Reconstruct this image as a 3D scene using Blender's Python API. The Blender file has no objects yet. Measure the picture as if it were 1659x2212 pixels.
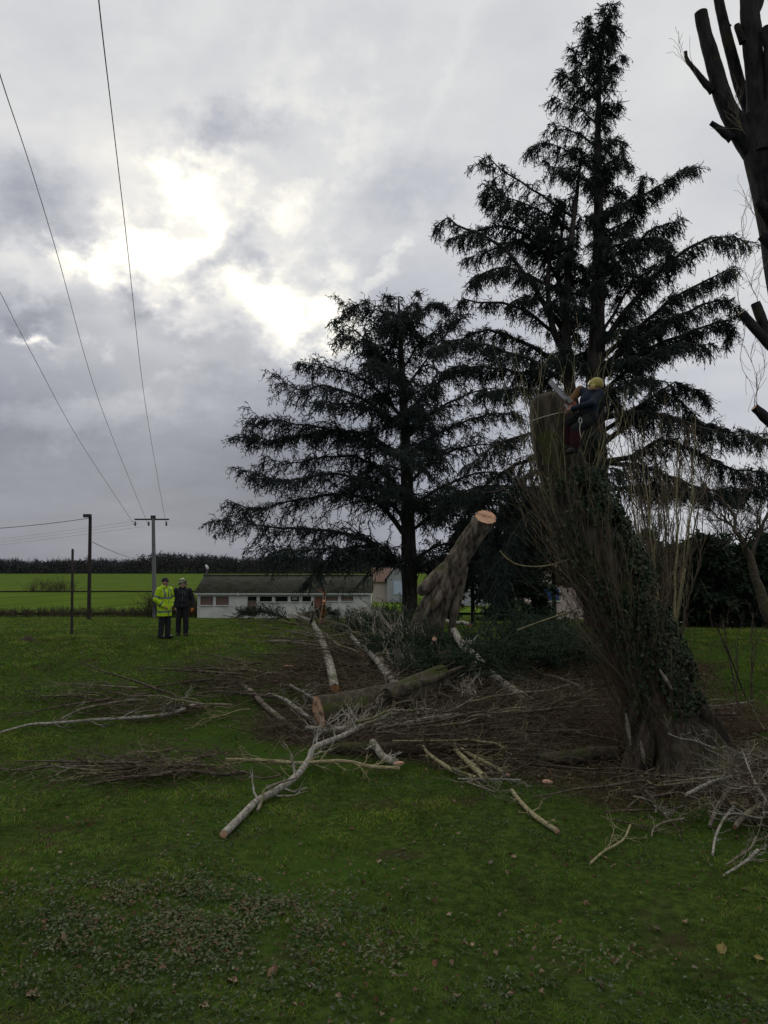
import bpy, math, random
import numpy as np
from mathutils import Vector
rad = math.radians
C = bpy.context.scene
col = C.collection

# ------------------------------------------------------------------ camera, sky, sun, exposure
PITCH = 3.71
FPX = 1680.0                      # focal length in pixels of a 1659 x 2212 frame
cam_d = bpy.data.cameras.new('camera')
cam_d.sensor_fit = 'VERTICAL'; cam_d.sensor_height = 24.0
cam_d.lens = 24.0 * FPX / 2212.0
cam_d.clip_start = 0.05; cam_d.clip_end = 9000
cam = bpy.data.objects.new('camera', cam_d); col.objects.link(cam)
cam.location = (0, 0, 0); cam.rotation_euler = (rad(90 + PITCH), 0, 0)
C.camera = cam
C.view_settings.view_transform = 'Standard'; C.view_settings.look = 'None'
C.view_settings.exposure = 0.0; C.view_settings.gamma = 1.0

_cp, _sp = math.cos(rad(PITCH)), math.sin(rad(PITCH))
def ray(u, v):
    a = (u - 829.5) / FPX; b = (1106.0 - v) / FPX
    return np.array([a, _cp - b * _sp, _sp + b * _cp])
def azel(u, v):
    d = ray(u, v); d = d / np.linalg.norm(d)
    return math.atan2(d[0], d[1]), math.asin(d[2])
def at(u, v, y):
    d = ray(u, v); return d * (y / d[1])

SUN_AZ, SUN_EL = azel(330, 520)

def build_world():
    w = bpy.data.worlds.new('World'); C.world = w; w.use_nodes = True
    nt = w.node_tree; nt.nodes.clear(); L = nt.links
    def node(t, **kw):
        n = nt.nodes.new(t)
        for k, val in kw.items(): setattr(n, k, val)
        return n
    def put(sock, val):
        if isinstance(val, bpy.types.NodeSocket): L.new(val, sock)
        else: sock.default_value = val
    def M(op, a, b=0.0, c=None, clamp=False):
        n = node('ShaderNodeMath', operation=op, use_clamp=clamp)
        put(n.inputs[0], a); put(n.inputs[1], b)
        if c is not None: put(n.inputs[2], c)
        return n.outputs[0]
    def noise(vec, scale, detail=6, rough=0.55, lac=2.0):
        n = node('ShaderNodeTexNoise'); put(n.inputs['Vector'], vec)
        n.inputs['Scale'].default_value = scale; n.inputs['Detail'].default_value = detail
        n.inputs['Roughness'].default_value = rough; n.inputs['Lacunarity'].default_value = lac
        return n.outputs['Fac']
    def ramp(x, pts):
        n = node('ShaderNodeFloatCurve'); put(n.inputs['Value'], x)
        c = n.mapping.curves[0]
        while len(c.points) > 2: c.points.remove(c.points[1])
        c.points[0].location = pts[0]; c.points[-1].location = pts[-1]
        for p in pts[1:-1]: c.points.new(*p)
        n.mapping.update(); return n.outputs[0]
    tc = node('ShaderNodeTexCoord')
    nrm = node('ShaderNodeVectorMath', operation='NORMALIZE'); L.new(tc.outputs['Generated'], nrm.inputs[0])
    sep = node('ShaderNodeSeparateXYZ'); L.new(nrm.outputs[0], sep.inputs[0])
    x, y, z = sep.outputs
    az = M('ARCTAN2', x, y); el = M('ARCSINE', z)
    # cloud layer seen in perspective
    zz = M('ADD', M('MAXIMUM', z, 0.0), 0.22)
    cl = node('ShaderNodeCombineXYZ'); put(cl.inputs[0], M('DIVIDE', x, zz)); put(cl.inputs[1], M('DIVIDE', y, zz)); cl.inputs[2].default_value = 3.7
    cv = cl.outputs[0]
    n1 = noise(cv, 1.6, 8, 0.58); n2 = noise(cv, 4.2, 8, 0.6)
    pv = node('ShaderNodeCombineXYZ'); put(pv.inputs[0], az); put(pv.inputs[1], M('MULTIPLY', el, 1.5)); pv.inputs[2].default_value = 1.3
    a1 = noise(pv.outputs[0], 7.0, 7, 0.58)
    pv2 = node('ShaderNodeCombineXYZ'); put(pv2.inputs[0], az); put(pv2.inputs[1], M('MULTIPLY', el, 1.3)); pv2.inputs[2].default_value = 8.1
    a2 = noise(pv2.outputs[0], 8.0, 7, 0.58)
    azd = M('ADD', az, M('MULTIPLY', M('SUBTRACT', a1, 0.5), 0.22))
    eld = M('ADD', el, M('MULTIPLY', M('SUBTRACT', a2, 0.5), 0.20))
    def lobe(u, v, su, sv, ang, amp, warp=True, sharp=False):
        a0, e0 = azel(u, v)
        dx = M('SUBTRACT', azd if warp else az, a0); dy = M('SUBTRACT', eld if warp else el, e0)
        ca, sa = math.cos(rad(-ang)), math.sin(rad(-ang))
        X = M('DIVIDE', M('ADD', M('MULTIPLY', dx, ca), M('MULTIPLY', dy, sa)), su / FPX)
        Y = M('DIVIDE', M('SUBTRACT', M('MULTIPLY', dy, ca), M('MULTIPLY', dx, sa)), sv / FPX)
        r2 = M('ADD', M('MULTIPLY', X, X), M('MULTIPLY', Y, Y))
        if sharp: r2 = M('POWER', r2, 1.25)
        return M('MULTIPLY', M('POWER', 2.718, M('MULTIPLY', r2, -1.0)), amp)
    # vertical profile of the overcast
    prof = ramp(M('DIVIDE', el, 1.5708), [(0, .24), (.03, .25), (.08, .235), (.14, .28), (.19, .38), (.26, .55), (.34, .69), (.42, .75), (.50, .85), (.62, .98), (1, .98)])
    lum = prof
    # brighter towards the right of the sun, darker away behind the viewer
    right = M('MULTIPLY', M('SMOOTH_MIN', M('MAXIMUM', M('MULTIPLY', M('ADD', azd, 0.10), 2.2), 0.0), 1.0, 0.3), 0.36)
    low = ramp(M('DIVIDE', el, 1.5708), [(0, .9), (.1, 1.0), (.22, .6), (.34, .1), (1, 0)])
    lum = M('ADD', lum, M('MULTIPLY', right, low))
    # soft cloud mottling
    bv = node('ShaderNodeCombineXYZ'); put(bv.inputs[0], az); put(bv.inputs[1], M('MULTIPLY', el, 3.6)); bv.inputs[2].default_value = 4.4
    b1 = noise(bv.outputs[0], 3.3, 7, 0.55)
    hi = ramp(M('DIVIDE', el, 1.5708), [(0, 0), (.12, 0), (.26, 1), (1, 1)])
    nn = M('ADD', b1, M('MULTIPLY', M('SUBTRACT', n1, b1), hi))
    lum = M('MULTIPLY', lum, M('ADD', 0.66, M('MULTIPLY', nn, 0.72)))
    h1 = noise(pv2.outputs[0], 11.0, 8, 0.6)
    hole = node('ShaderNodeMapRange', interpolation_type='SMOOTHSTEP'); put(hole.inputs[0], h1)
    hole.inputs[1].default_value = .47; hole.inputs[2].default_value = .66
    lum = M('ADD', lum, M('MULTIPLY', lobe(430, 570, 430, 200, -38, .30, warp=False), hole.outputs[0]))
    brk = node('ShaderNodeMapRange', interpolation_type='SMOOTHSTEP'); put(brk.inputs[0], noise(pv.outputs[0], 13.0, 8, .62)); brk.inputs[1].default_value = .36; brk.inputs[2].default_value = .60
    amp2 = lobe(420, 560, 560, 380, 0, 0.55, warp=False)
    lum = M('MULTIPLY', lum, M('ADD', 1.0, M('MULTIPLY', M('SUBTRACT', n2, 0.52), M('ADD', 0.16, amp2))))
    for l in ((300, 560, 480, 330, -20, .15, True, False),
              (235, 365, 120, 60, -40, .22, True, True), (365, 475, 165, 72, -42, .72, True, True),
              (430, 560, 75, 55, -40, .6, True, True),
              (640, 690, 150, 72, 8, .72, True, True), (690, 600, 80, 40, -35, .35, True, True),
              (205, 555, 75, 30, -10, .42, True, True), (400, 610, 45, 36, 0, .45, True, True),
              (80, 728, 46, 16, 4, .6, True, True), (30, 570, 70, 40, 0, .18, True, False),
              (810, 570, 60, 14, -48, .22, True, False), (720, 470, 130, 14, -45, .05, False, False),
              (500, 640, 210, 130, -35, .14, True, False),
              (60, 668, 80, 34, 0, -.17, True, False), (150, 450, 150, 75, -20, -.24, True, True), (40, 410, 90, 60, 0, -.14, True, False),
              (450, 285, 140, 42, -14, -.26, True, True), (520, 400, 60, 30, -20, -.12, True, True), (505, 575, 75, 50, -20, -.42, True, True), (300, 610, 40, 40, 0, -.2, True, True),
              (440, 690, 80, 60, 0, -.17, True, True), (270, 640, 90, 40, 0, -.16, True, True), (900, 420, 190, 45, -6, -.12, True, False),
              (980, 130, 190, 24, -66, .05, True, False), (300, 120, 420, 50, -42, .06, True, False), (560, 200, 320, 34, -40, .055, True, False), (700, 420, 240, 22, -44, .06, True, False)):
        lb_ = lobe(*l); lum = M('ADD', lum, M('MULTIPLY', lb_, M('ADD', .30, M('MULTIPLY', brk.outputs[0], .95))) if l[5] > .28 else lb_)
    behind = M('MULTIPLY', M('ADD', M('MULTIPLY', y, 1.0), 1.0), 0.5)
    lum = M('MULTIPLY', M('MAXIMUM', lum, 0.09), M('ADD', 0.85, M('MULTIPLY', M('MINIMUM', M('MULTIPLY', behind, 1.45), 1.0), 0.15)))
    cr = node('ShaderNodeValToRGB'); put(cr.inputs[0], lum)
    e = cr.color_ramp.elements; e[0].position = 0.1; e[0].color = (.845, .98, 1.275, 1)
    e[1].position = .95; e[1].color = (1.0, .98, .905, 1)
    m = e.new(.45); m.color = (.935, .987, 1.12, 1)
    mul = node('ShaderNodeVectorMath', operation='SCALE'); L.new(cr.outputs[0], mul.inputs[0]); put(mul.inputs['Scale'], lum)
    bgc = node('ShaderNodeBackground'); L.new(mul.outputs[0], bgc.inputs[0]); bgc.inputs[1].default_value = 1.0
    sky = node('ShaderNodeTexSky', sky_type='NISHITA'); sky.sun_disc = False
    sky.sun_elevation = SUN_EL; sky.sun_rotation = SUN_AZ; sky.dust_density = 2.0
    bgs = node('ShaderNodeBackground'); L.new(sky.outputs[0], bgs.inputs[0]); bgs.inputs[1].default_value = 0.06
    mix = node('ShaderNodeMixShader'); mix.inputs[0].default_value = 0.03
    L.new(bgc.outputs[0], mix.inputs[1]); L.new(bgs.outputs[0], mix.inputs[2])
    out = node('ShaderNodeOutputWorld'); L.new(mix.outputs[0], out.inputs[0])
    w.cycles.sampling_method = 'MANUAL'; w.cycles.sample_map_resolution = 512
build_world()

sl = bpy.data.lights.new('sun', 'SUN'); sl.energy = 0.7; sl.angle = rad(16); sl.color = (1.0, .95, .87)
so = bpy.data.objects.new('sun', sl); col.objects.link(so); so.location = (-20, 60, 40)
_sd = Vector((math.sin(SUN_AZ) * math.cos(SUN_EL), math.cos(SUN_AZ) * math.cos(SUN_EL), math.sin(SUN_EL)))
so.rotation_euler = _sd.to_track_quat('Z', 'Y').to_euler()

# ------------------------------------------------------------------ mesh helpers
rng = np.random.default_rng(7)
def unit(a):
    a = np.asarray(a, float); return a / np.maximum(np.linalg.norm(a, axis=-1, keepdims=True), 1e-9)

class Geo:
    """collects vertices and faces (triangles, quads, n-gons) for ONE mesh"""
    def __init__(self): self.V = []; self.F = []; self.n = 0; self.A = []
    def add(self, V, *Fs, attr=None):
        V = np.asarray(V, float).reshape(-1, 3)
        for F in Fs:
            F = np.asarray(F, np.int64)
            if F.size: self.F.append(F + self.n)
        self.V.append(V); self.n += len(V)
        self.A.append(np.zeros(len(V)) if attr is None else np.asarray(attr, float).reshape(-1))
        return self
    def box(self, c, s, rot=0.0):
        c = np.asarray(c, float); h = np.asarray(s, float) / 2
        P = np.array([[x, y, z] for x in (-1, 1) for y in (-1, 1) for z in (-1, 1)]) * h
        if rot:
            ca, sa = math.cos(rot), math.sin(rot)
            P = np.stack([P[:, 0] * ca - P[:, 1] * sa, P[:, 0] * sa + P[:, 1] * ca, P[:, 2]], 1)
        return self.add(P + c, [[0, 1, 3, 2], [4, 6, 7, 5], [0, 4, 5, 1], [2, 3, 7, 6], [0, 2, 6, 4], [1, 5, 7, 3]])
    def build(self, name, m, parent=None, smooth=True, base=None):
        V = np.concatenate(self.V) if self.V else np.zeros((0, 3))
        off = np.array(parent_origin(parent)) if parent is not None else (np.array(base) if base is not None else np.zeros(3))
        me = bpy.data.meshes.new(name)
        me.vertices.add(len(V)); me.vertices.foreach_set('co', (V - off).astype(np.float32).ravel())
        li = [F.ravel() for F in self.F]; tot = np.concatenate([np.full(len(F), F.shape[1]) for F in self.F])
        loops = np.concatenate(li)
        me.loops.add(len(loops)); me.loops.foreach_set('vertex_index', loops.astype(np.int32))
        me.polygons.add(len(tot)); st = np.concatenate([[0], np.cumsum(tot)[:-1]])
        me.polygons.foreach_set('loop_start', st.astype(np.int32)); me.polygons.foreach_set('loop_total', tot.astype(np.int32))
        me.polygons.foreach_set('use_smooth', np.full(len(tot), bool(smooth)))
        me.update(calc_edges=True)
        A = np.concatenate(self.A)
        if A.any():
            at_ = me.attributes.new('tone', 'FLOAT', 'POINT'); at_.data.foreach_set('value', A.astype(np.float32))
        if isinstance(m, (list, tuple)):
            for q in m: me.materials.append(q)
        else: me.materials.append(m)
        o = bpy.data.objects.new(name, me); col.objects.link(o)
        if parent is not None: o.parent = parent
        elif base is not None: o.location = base
        return o

_ORI = {}
def parent_origin(p):
    o = np.array(p.location)
    while p.parent is not None:
        p = p.parent; o = o + np.array(p.location)
    return o
def tag(o, label, cat, group=None, kind=None):
    o['label'] = label; o['category'] = cat
    if group: o['group'] = group
    if kind: o['kind'] = kind
    return o
def thing(name, label, cat, loc, group=None):
    o = bpy.data.objects.new(name, None); o.empty_display_size = .2; col.objects.link(o)
    o.location = tuple(float(t) for t in loc); return tag(o, label, cat, group)

def frames(P):
    T = np.empty_like(P); T[:, 1:-1] = P[:, 2:] - P[:, :-2]; T[:, 0] = P[:, 1] - P[:, 0]; T[:, -1] = P[:, -1] - P[:, -2]
    T = unit(T); ref = np.where(np.abs(T[:, :1, 2:3]) > .9, np.array([1., 0, 0]), np.array([0, 0, 1.]))[:, 0]
    N = np.empty_like(P); n = unit(ref - (ref * T[:, 0]).sum(-1, keepdims=True) * T[:, 0]); N[:, 0] = n
    for i in range(1, P.shape[1]):
        n = unit(n - (n * T[:, i]).sum(-1, keepdims=True) * T[:, i]); N[:, i] = n
    return T, N, np.cross(T, N)
def tubes(P, R, k=3, close=False):
    """many tubes at once: P (n,m,3) centre lines, R (n,m) radii"""
    P = np.asarray(P, float); R = np.asarray(R, float); n, m = R.shape
    T, N, B = frames(P); a = np.arange(k) * 2 * np.pi / k
    V = P[:, :, None] + R[:, :, None, None] * (N[:, :, None] * np.cos(a)[None, None, :, None] + B[:, :, None] * np.sin(a)[None, None, :, None])
    i = np.arange(n)[:, None, None] * (m * k) + np.arange(m - 1)[None, :, None] * k; j = np.arange(k)[None, None, :]; j2 = (j + 1) % k
    F = np.stack([i + j, i + j2, i + k + j2, i + k + j], -1).reshape(-1, 4)
    return V.reshape(-1, 3), F
def spline(pts, n):
    """Catmull-Rom through rows of pts (any columns), n samples evenly in parameter length"""
    p = np.asarray(pts, float)
    if len(p) == 2: return p[0] + (p[1] - p[0]) * np.linspace(0, 1, n)[:, None]
    d = np.concatenate([[0], np.cumsum(np.linalg.norm(np.diff(p[:, :3], axis=0), axis=1))]); d /= d[-1]
    q = np.concatenate([[2 * p[0] - p[1]], p, [2 * p[-1] - p[-2]]])
    s = np.linspace(0, 1, n); i = np.clip(np.searchsorted(d, s, side='right') - 1, 0, len(p) - 2)
    t = ((s - d[i]) / (d[i + 1] - d[i]))[:, None]; a, b, c, e = q[i], q[i + 1], q[i + 2], q[i + 3]
    return .5 * (2 * b + (c - a) * t + (2 * a - 5 * b + 4 * c - e) * t ** 2 + (3 * b - a - 3 * c + e) * t ** 3)
def sines(x, y, z, seed=0, f=1.0, oct=3):
    r = np.random.default_rng(seed); s = 0; a = 1.0
    for o in range(oct):
        for _ in range(3):
            w = r.normal(size=3) * f; s = s + a * np.sin(w[0] * x + w[1] * y + w[2] * z + r.uniform(0, 6.28)) / 3
        a *= .55; f *= 2.1
    return s
def vnoise(x, y, f, seed=0):
    r = np.random.default_rng(seed).random((256, 256)); X = x * f + 1000; Y = y * f + 1000
    i = np.floor(X).astype(int); j = np.floor(Y).astype(int); a = X - i; b = Y - j; a = a * a * (3 - 2 * a); b = b * b * (3 - 2 * b)
    g = lambda p, q: r[p % 256, q % 256]
    return (g(i, j) * (1 - a) + g(i + 1, j) * a) * (1 - b) + (g(i, j + 1) * (1 - a) + g(i + 1, j + 1) * a) * b
def fbm(x, y, f, seed=0, o=4):
    s = 0; a = 1; t = 0
    for i in range(o): s = s + a * vnoise(x, y, f, seed + i); t += a; a *= .55; f *= 2.07
    return s / t

def log_geo(pts, k=24, m=None, rough=.06, seed=0, ridge=0.0, ridges=7, flare=None):
    """one continuous irregular round log: rows x,y,z,r; returns ring vertices (m,k,3) and quads"""
    pts = np.asarray(pts, float); Lg = np.linalg.norm(np.diff(pts[:, :3], axis=0), axis=1).sum()
    m = m or int(np.clip(Lg / max(pts[:, 3].mean() * .45, .03), 6, 90))
    S = spline(pts, m); P = S[None, :, :3]; R = S[:, 3]
    T, N, B = frames(P); a = np.arange(k) * 2 * np.pi / k
    s = np.linspace(0, Lg, m)[:, None]; A = a[None]
    rn = R.mean()
    w = 1 + rough * sines(np.cos(A) * 1.3 + 0 * s, np.sin(A) * 1.3 + 0 * s, s / max(rn, .02) * .5 + 0 * A, seed, 1.6, 3)
    if ridge: w = w * (1 + ridge * np.sin(A * ridges + 1.5 * np.sin(s * 1.1 + seed)) * (.6 + .4 * np.sin(s * 2.3 + A * 2)))
    if flare is not None:
        fl, nb = flare; t = np.linspace(0, 1, m)[:, None]
        w = w * (1 + fl * np.maximum(0, 1 - t * 4.5) ** 1.5 * (.5 + .5 * np.cos(A * nb + seed)) )
    V = P[0][:, None] + (R[:, None] * w)[..., None] * (N[0][:, None] * np.cos(a)[None, :, None] + B[0][:, None] * np.sin(a)[None, :, None])
    i = np.arange(m - 1)[:, None] * k; j = np.arange(k)[None]; j2 = (j + 1) % k
    F = np.stack([i + j, i + j2, i + k + j2, i + k + j], -1).reshape(-1, 4)
    return V, F
def cap(ring, out, lift=.003, rings=5, bump=0.0, seed=0):
    """a sawn end: disc with a 'tone' attribute running 0 (pith) to 1 (bark)"""
    ring = np.asarray(ring); c = ring.mean(0); out = unit(out); k = len(ring); r = np.random.default_rng(seed)
    V = [c + out * (lift + bump * r.normal())]; A = [0.]
    for q in range(1, rings + 1):
        t = q / rings; V += list(c + (ring - c) * t * .995 + out * (lift + bump * r.normal(size=(k, 1)) * (q < rings))); A += [t] * k
    F3 = np.array([[0, 1 + j, 1 + (j + 1) % k] for j in range(k)])
    F4 = np.array([[1 + (q - 1) * k + j, 1 + q * k + j, 1 + q * k + (j + 1) % k, 1 + (q - 1) * k + (j + 1) % k] for q in range(1, rings) for j in range(k)])
    return np.array(V), F3, F4, np.array(A)

def grow(P, R, per, length, ang, bias=(0, 0, 0), t0=.15, t1=1.0, m=5, wig=.08, r0=.5, r1=.15, curl=(0, 0, 0), taper=1.0, flat=None, lt=0.5, seed=None):
    """side shoots on every parent line. length: base length; lt: how much shorter towards the parent's tip"""
    g = rng if seed is None else np.random.default_rng(seed)
    n, mp = R.shape; idx = np.repeat(np.arange(n), per); N = len(idx)
    t = t0 + (t1 - t0) * (np.tile((np.arange(per) + .5) / per, n) + g.uniform(-.5, .5, N) / per)
    f = np.clip(t, 0, .999) * (mp - 1); i = f.astype(int); w = (f - i)[:, None]
    S = P[idx, i] * (1 - w) + P[idx, i + 1] * w; T = unit(P[idx, i + 1] - P[idx, i]); Rp = R[idx, i] * (1 - w[:, 0]) + R[idx, i + 1] * w[:, 0]
    q = g.normal(size=(N, 3))
    if flat is not None:           # shoots leave sideways in the plane whose normal is flat
        side = np.cross(T, np.array(flat, float)); side = unit(side) * np.where(g.random(N) < .5, -1, 1)[:, None]; q = side + .35 * q
    q = unit(q - (q * T).sum(-1, keepdims=True) * T)
    a = ang * (1 + .3 * g.normal(size=(N, 1)))
    D = unit(T * np.cos(a) + q * np.sin(a) + np.array(bias))
    Ln = length * (1 - lt * t) * g.uniform(.55, 1.3, N)
    s = np.linspace(0, 1, m)[None, :, None]
    wv = np.cumsum(g.normal(size=(N, m, 3)) * wig, axis=1); wv -= wv[:, :1]
    Q = S[:, None] + Ln[:, None, None] * (D[:, None] * s + np.array(curl) * s ** 2 + wv * s)
    rr = np.minimum(Rp * r0, 1) ; RR = (rr[:, None] * (1 - s[..., 0] * (1 - r1)))
    return Q, RR
def cones(P, D, L, W, k=3):
    """short tapered needle-clad shoots: spindle of 3 sides"""
    n = len(P); D = unit(D); ref = np.where(np.abs(D[:, 2:3]) > .8, np.array([1., 0, 0]), np.array([0, 0, 1.]))
    N = unit(np.cross(D, ref)); B = np.cross(D, N); a = np.arange(k) * 2 * np.pi / k
    mid = P + D * (L * .35)[:, None]
    ring = mid[:, None] + W[:, None, None] * (N[:, None] * np.cos(a)[None, :, None] + B[:, None] * np.sin(a)[None, :, None])
    V = np.concatenate([P[:, None], ring, (P + D * L[:, None])[:, None]], 1)
    b = np.arange(n)[:, None] * (k + 2); j = np.arange(k)[None]; j2 = (j + 1) % k
    F = np.concatenate([np.stack([b + 0 * j, b + 1 + j2, b + 1 + j], -1).reshape(-1, 3), np.stack([b + k + 1 + 0 * j, b + 1 + j, b + 1 + j2], -1).reshape(-1, 3)])
    return V.reshape(-1, 3), F

# ------------------------------------------------------------------ materials
def newmat(name):
    m = bpy.data.materials.new(name); m.use_nodes = True; nt = m.node_tree; b = nt.nodes['Principled BSDF']
    b.inputs['Specular IOR Level'].default_value = .25; return m, nt, b
def mix_rgb(nt, fac, a, b, op='MIX'):
    n = nt.nodes.new('ShaderNodeMix'); n.data_type = 'RGBA'; n.blend_type = op
    for s, v in ((n.inputs[0], fac), (n.inputs[6], a), (n.inputs[7], b)):
        if isinstance(v, bpy.types.NodeSocket): nt.links.new(v, s)
        elif isinstance(v, (int, float)): s.default_value = v
        else: s.default_value = (*v, 1)
    return n.outputs[2]
def nz(nt, scale, detail=5, rough=.6, vec=None, stretch=None, coord='Object'):
    if vec is None:
        tc = nt.nodes.new('ShaderNodeTexCoord'); vec = tc.outputs[coord]
    if stretch is not None:
        mp = nt.nodes.new('ShaderNodeMapping'); mp.inputs['Scale'].default_value = stretch; nt.links.new(vec, mp.inputs[0]); vec = mp.outputs[0]
    n = nt.nodes.new('ShaderNodeTexNoise'); n.inputs['Scale'].default_value = scale; n.inputs['Detail'].default_value = detail; n.inputs['Roughness'].default_value = rough
    nt.links.new(vec, n.inputs['Vector']); return n.outputs['Fac']
def rmp(nt, f, a, b):
    n = nt.nodes.new('ShaderNodeMapRange'); n.interpolation_type = 'SMOOTHSTEP'; nt.links.new(f, n.inputs[0]); n.inputs[1].default_value = a; n.inputs[2].default_value = b
    return n.outputs[0]
def bump(nt, b, h, strength=.6, dist=.03):
    n = nt.nodes.new('ShaderNodeBump'); n.inputs['Strength'].default_value = strength; n.inputs['Distance'].default_value = dist
    nt.links.new(h, n.inputs['Height']); nt.links.new(n.outputs[0], b.inputs['Normal'])
def island(nt):
    g = nt.nodes.new('ShaderNodeNewGeometry'); return g.outputs['Random Per Island']

def m_plain(name, c, rough=.6, var=.25, scale=3.0, metal=0.0, bmp=0.0, c2=None):
    m, nt, b = newmat(name); f = nz(nt, scale)
    c2 = c2 or tuple(x * (1 - var) for x in c)
    nt.links.new(mix_rgb(nt, rmp(nt, f, .35, .68), c, c2), b.inputs['Base Color'])
    b.inputs['Roughness'].default_value = rough; b.inputs['Metallic'].default_value = metal
    if bmp: bump(nt, b, nz(nt, scale * 6), .5, bmp)
    return m
def m_bark(name, c1, c2, scale=9, stretch=(1, 1, .25), moss=None, moss_amt=.5, bd=.03, spots=None, up_moss=False):
    m, nt, b = newmat(name); f = nz(nt, scale, 8, .65, stretch=stretch); g = nz(nt, scale * .22, 4)
    c = mix_rgb(nt, rmp(nt, f, .36, .64), c1, c2)
    if spots: c = mix_rgb(nt, rmp(nt, nz(nt, scale * 1.7, 3, .5, stretch=(1, 1, 1)), .60, .68), c, spots)
    if moss:
        k = rmp(nt, g, .62 - moss_amt * .35, .78 - moss_amt * .3)
        if up_moss:
            ge = nt.nodes.new('ShaderNodeNewGeometry'); sp = nt.nodes.new('ShaderNodeSeparateXYZ'); nt.links.new(ge.outputs['Normal'], sp.inputs[0])
            mu = nt.nodes.new('ShaderNodeMath'); mu.operation = 'MULTIPLY'; nt.links.new(k, mu.inputs[0]); nt.links.new(rmp(nt, sp.outputs[2], -.2, .6), mu.inputs[1]); k = mu.outputs[0]
        c = mix_rgb(nt, k, c, moss)
    nt.links.new(c, b.inputs['Base Color']); b.inputs['Roughness'].default_value = .9
    b.inputs['Specular IOR Level'].default_value = .12
    bump(nt, b, f, .9, bd); return m
def m_leafy(name, ca, cb, trans=.35, cc=None, rough=.6):
    m, nt, b = newmat(name); r = island(nt); c = mix_rgb(nt, r, ca, cb)
    if cc:
        w = nt.nodes.new('ShaderNodeTexWhiteNoise'); w.noise_dimensions = '1D'; nt.links.new(r, w.inputs['W']); c = mix_rgb(nt, rmp(nt, w.outputs[0], .55, .95), c, cc)
    nt.links.new(c, b.inputs['Base Color']); b.inputs['Roughness'].default_value = rough; b.inputs['Specular IOR Level'].default_value = .08
    if trans:
        t = nt.nodes.new('ShaderNodeBsdfTranslucent'); nt.links.new(c, t.inputs[0]); mx = nt.nodes.new('ShaderNodeMixShader'); mx.inputs[0].default_value = trans
        nt.links.new(b.outputs[0], mx.inputs[1]); nt.links.new(t.outputs[0], mx.inputs[2]); nt.links.new(mx.outputs[0], nt.nodes['Material Output'].inputs[0])
    return m
def m_cut(name, c1, c2):
    m, nt, b = newmat(name); a = nt.nodes.new('ShaderNodeAttribute'); a.attribute_name = 'tone'
    n = nz(nt, 9, 4); ad = nt.nodes.new('ShaderNodeMath'); ad.operation = 'MULTIPLY_ADD'; nt.links.new(n, ad.inputs[0]); ad.inputs[1].default_value = .25; nt.links.new(a.outputs['Fac'], ad.inputs[2])
    s = nt.nodes.new('ShaderNodeMath'); s.operation = 'SINE'; mu = nt.nodes.new('ShaderNodeMath'); mu.operation = 'MULTIPLY'; nt.links.new(ad.outputs[0], mu.inputs[0]); mu.inputs[1].default_value = 55
    nt.links.new(mu.outputs[0], s.inputs[0]); c = mix_rgb(nt, rmp(nt, s.outputs[0], -1, 1), c1, tuple(x * .86 for x in c1))
    c = mix_rgb(nt, rmp(nt, a.outputs['Fac'], .82, 1.02), c, c2); c = mix_rgb(nt, rmp(nt, nz(nt, 3.5, 5), .45, .75), c, tuple(x * .72 for x in c1))
    nt.links.new(c, b.inputs['Base Color']); b.inputs['Roughness'].default_value = .85; bump(nt, b, nz(nt, 60, 3), .4, .01); return m

B_POPLAR = m_bark('mossy_poplar_bark', (.038, .030, .024), (.22, .185, .15), 6, (1, 1, .28), (.055, .060, .02), .38, .14, up_moss=True)
B_TRUNK = m_bark('pollard_bark', (.022, .018, .014), (.082, .068, .054), 8, (1, 1, .18), (.045, .05, .016), .35, .05)
B_MOSS = m_bark('thick_moss_bark', (.030, .025, .019), (.075, .064, .048), 9, (1, 1, .5), (.042, .050, .014), .5, .03, up_moss=True)
B_PALE = m_bark('pale_branch_bark', (.14, .13, .11), (.33, .315, .28), 14, (1, 1, 1), (.09, .10, .035), .22, .012, spots=(.10, .09, .075))
B_MID = m_bark('grey_brown_branch_bark', (.095, .08, .062), (.22, .195, .16), 16, (1, 1, 1), (.10, .105, .04), .3, .012, spots=(.07, .06, .05))
B_DARK = m_bark('dark_branch_bark', (.035, .028, .021), (.11, .09, .068), 16, (1, 1, 1), (.06, .065, .025), .25, .012)
B_OLIVE = m_bark('olive_branch_bark', (.16, .14, .075), (.30, .27, .16), 16, (1, 1, 1), None, 0, .01)
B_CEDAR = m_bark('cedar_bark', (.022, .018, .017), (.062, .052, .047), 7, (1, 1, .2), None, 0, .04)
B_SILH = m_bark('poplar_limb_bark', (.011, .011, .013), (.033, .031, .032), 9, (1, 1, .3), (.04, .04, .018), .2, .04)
B_TWIG = m_leafy('brushwood_twigs', (.045, .033, .022), (.15, .122, .088), 0, (.055, .038, .03), .9)
B_TWIGR = m_leafy('red_brown_twigs', (.048, .028, .019), (.10, .066, .047), 0, (.15, .12, .09), .9)
B_SHOOT = m_leafy('upright_shoot_bark', (.10, .085, .055), (.20, .17, .12), 0, (.12, .075, .05), .85)
CUT = m_cut('fresh_cut_wood', (.50, .31, .20), (.33, .16, .09))
CUTR = m_cut('orange_split_wood', (.40, .19, .095), (.25, .10, .05))
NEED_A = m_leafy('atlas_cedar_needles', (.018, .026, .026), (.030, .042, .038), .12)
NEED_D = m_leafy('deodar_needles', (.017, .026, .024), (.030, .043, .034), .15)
NEED_G = m_leafy('green_conifer_needles', (.022, .036, .024), (.038, .058, .034), .15)
IVY = m_leafy('ivy_leaves', (.014, .026, .016), (.030, .050, .027), .12, (.06, .075, .042), .5)

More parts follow.
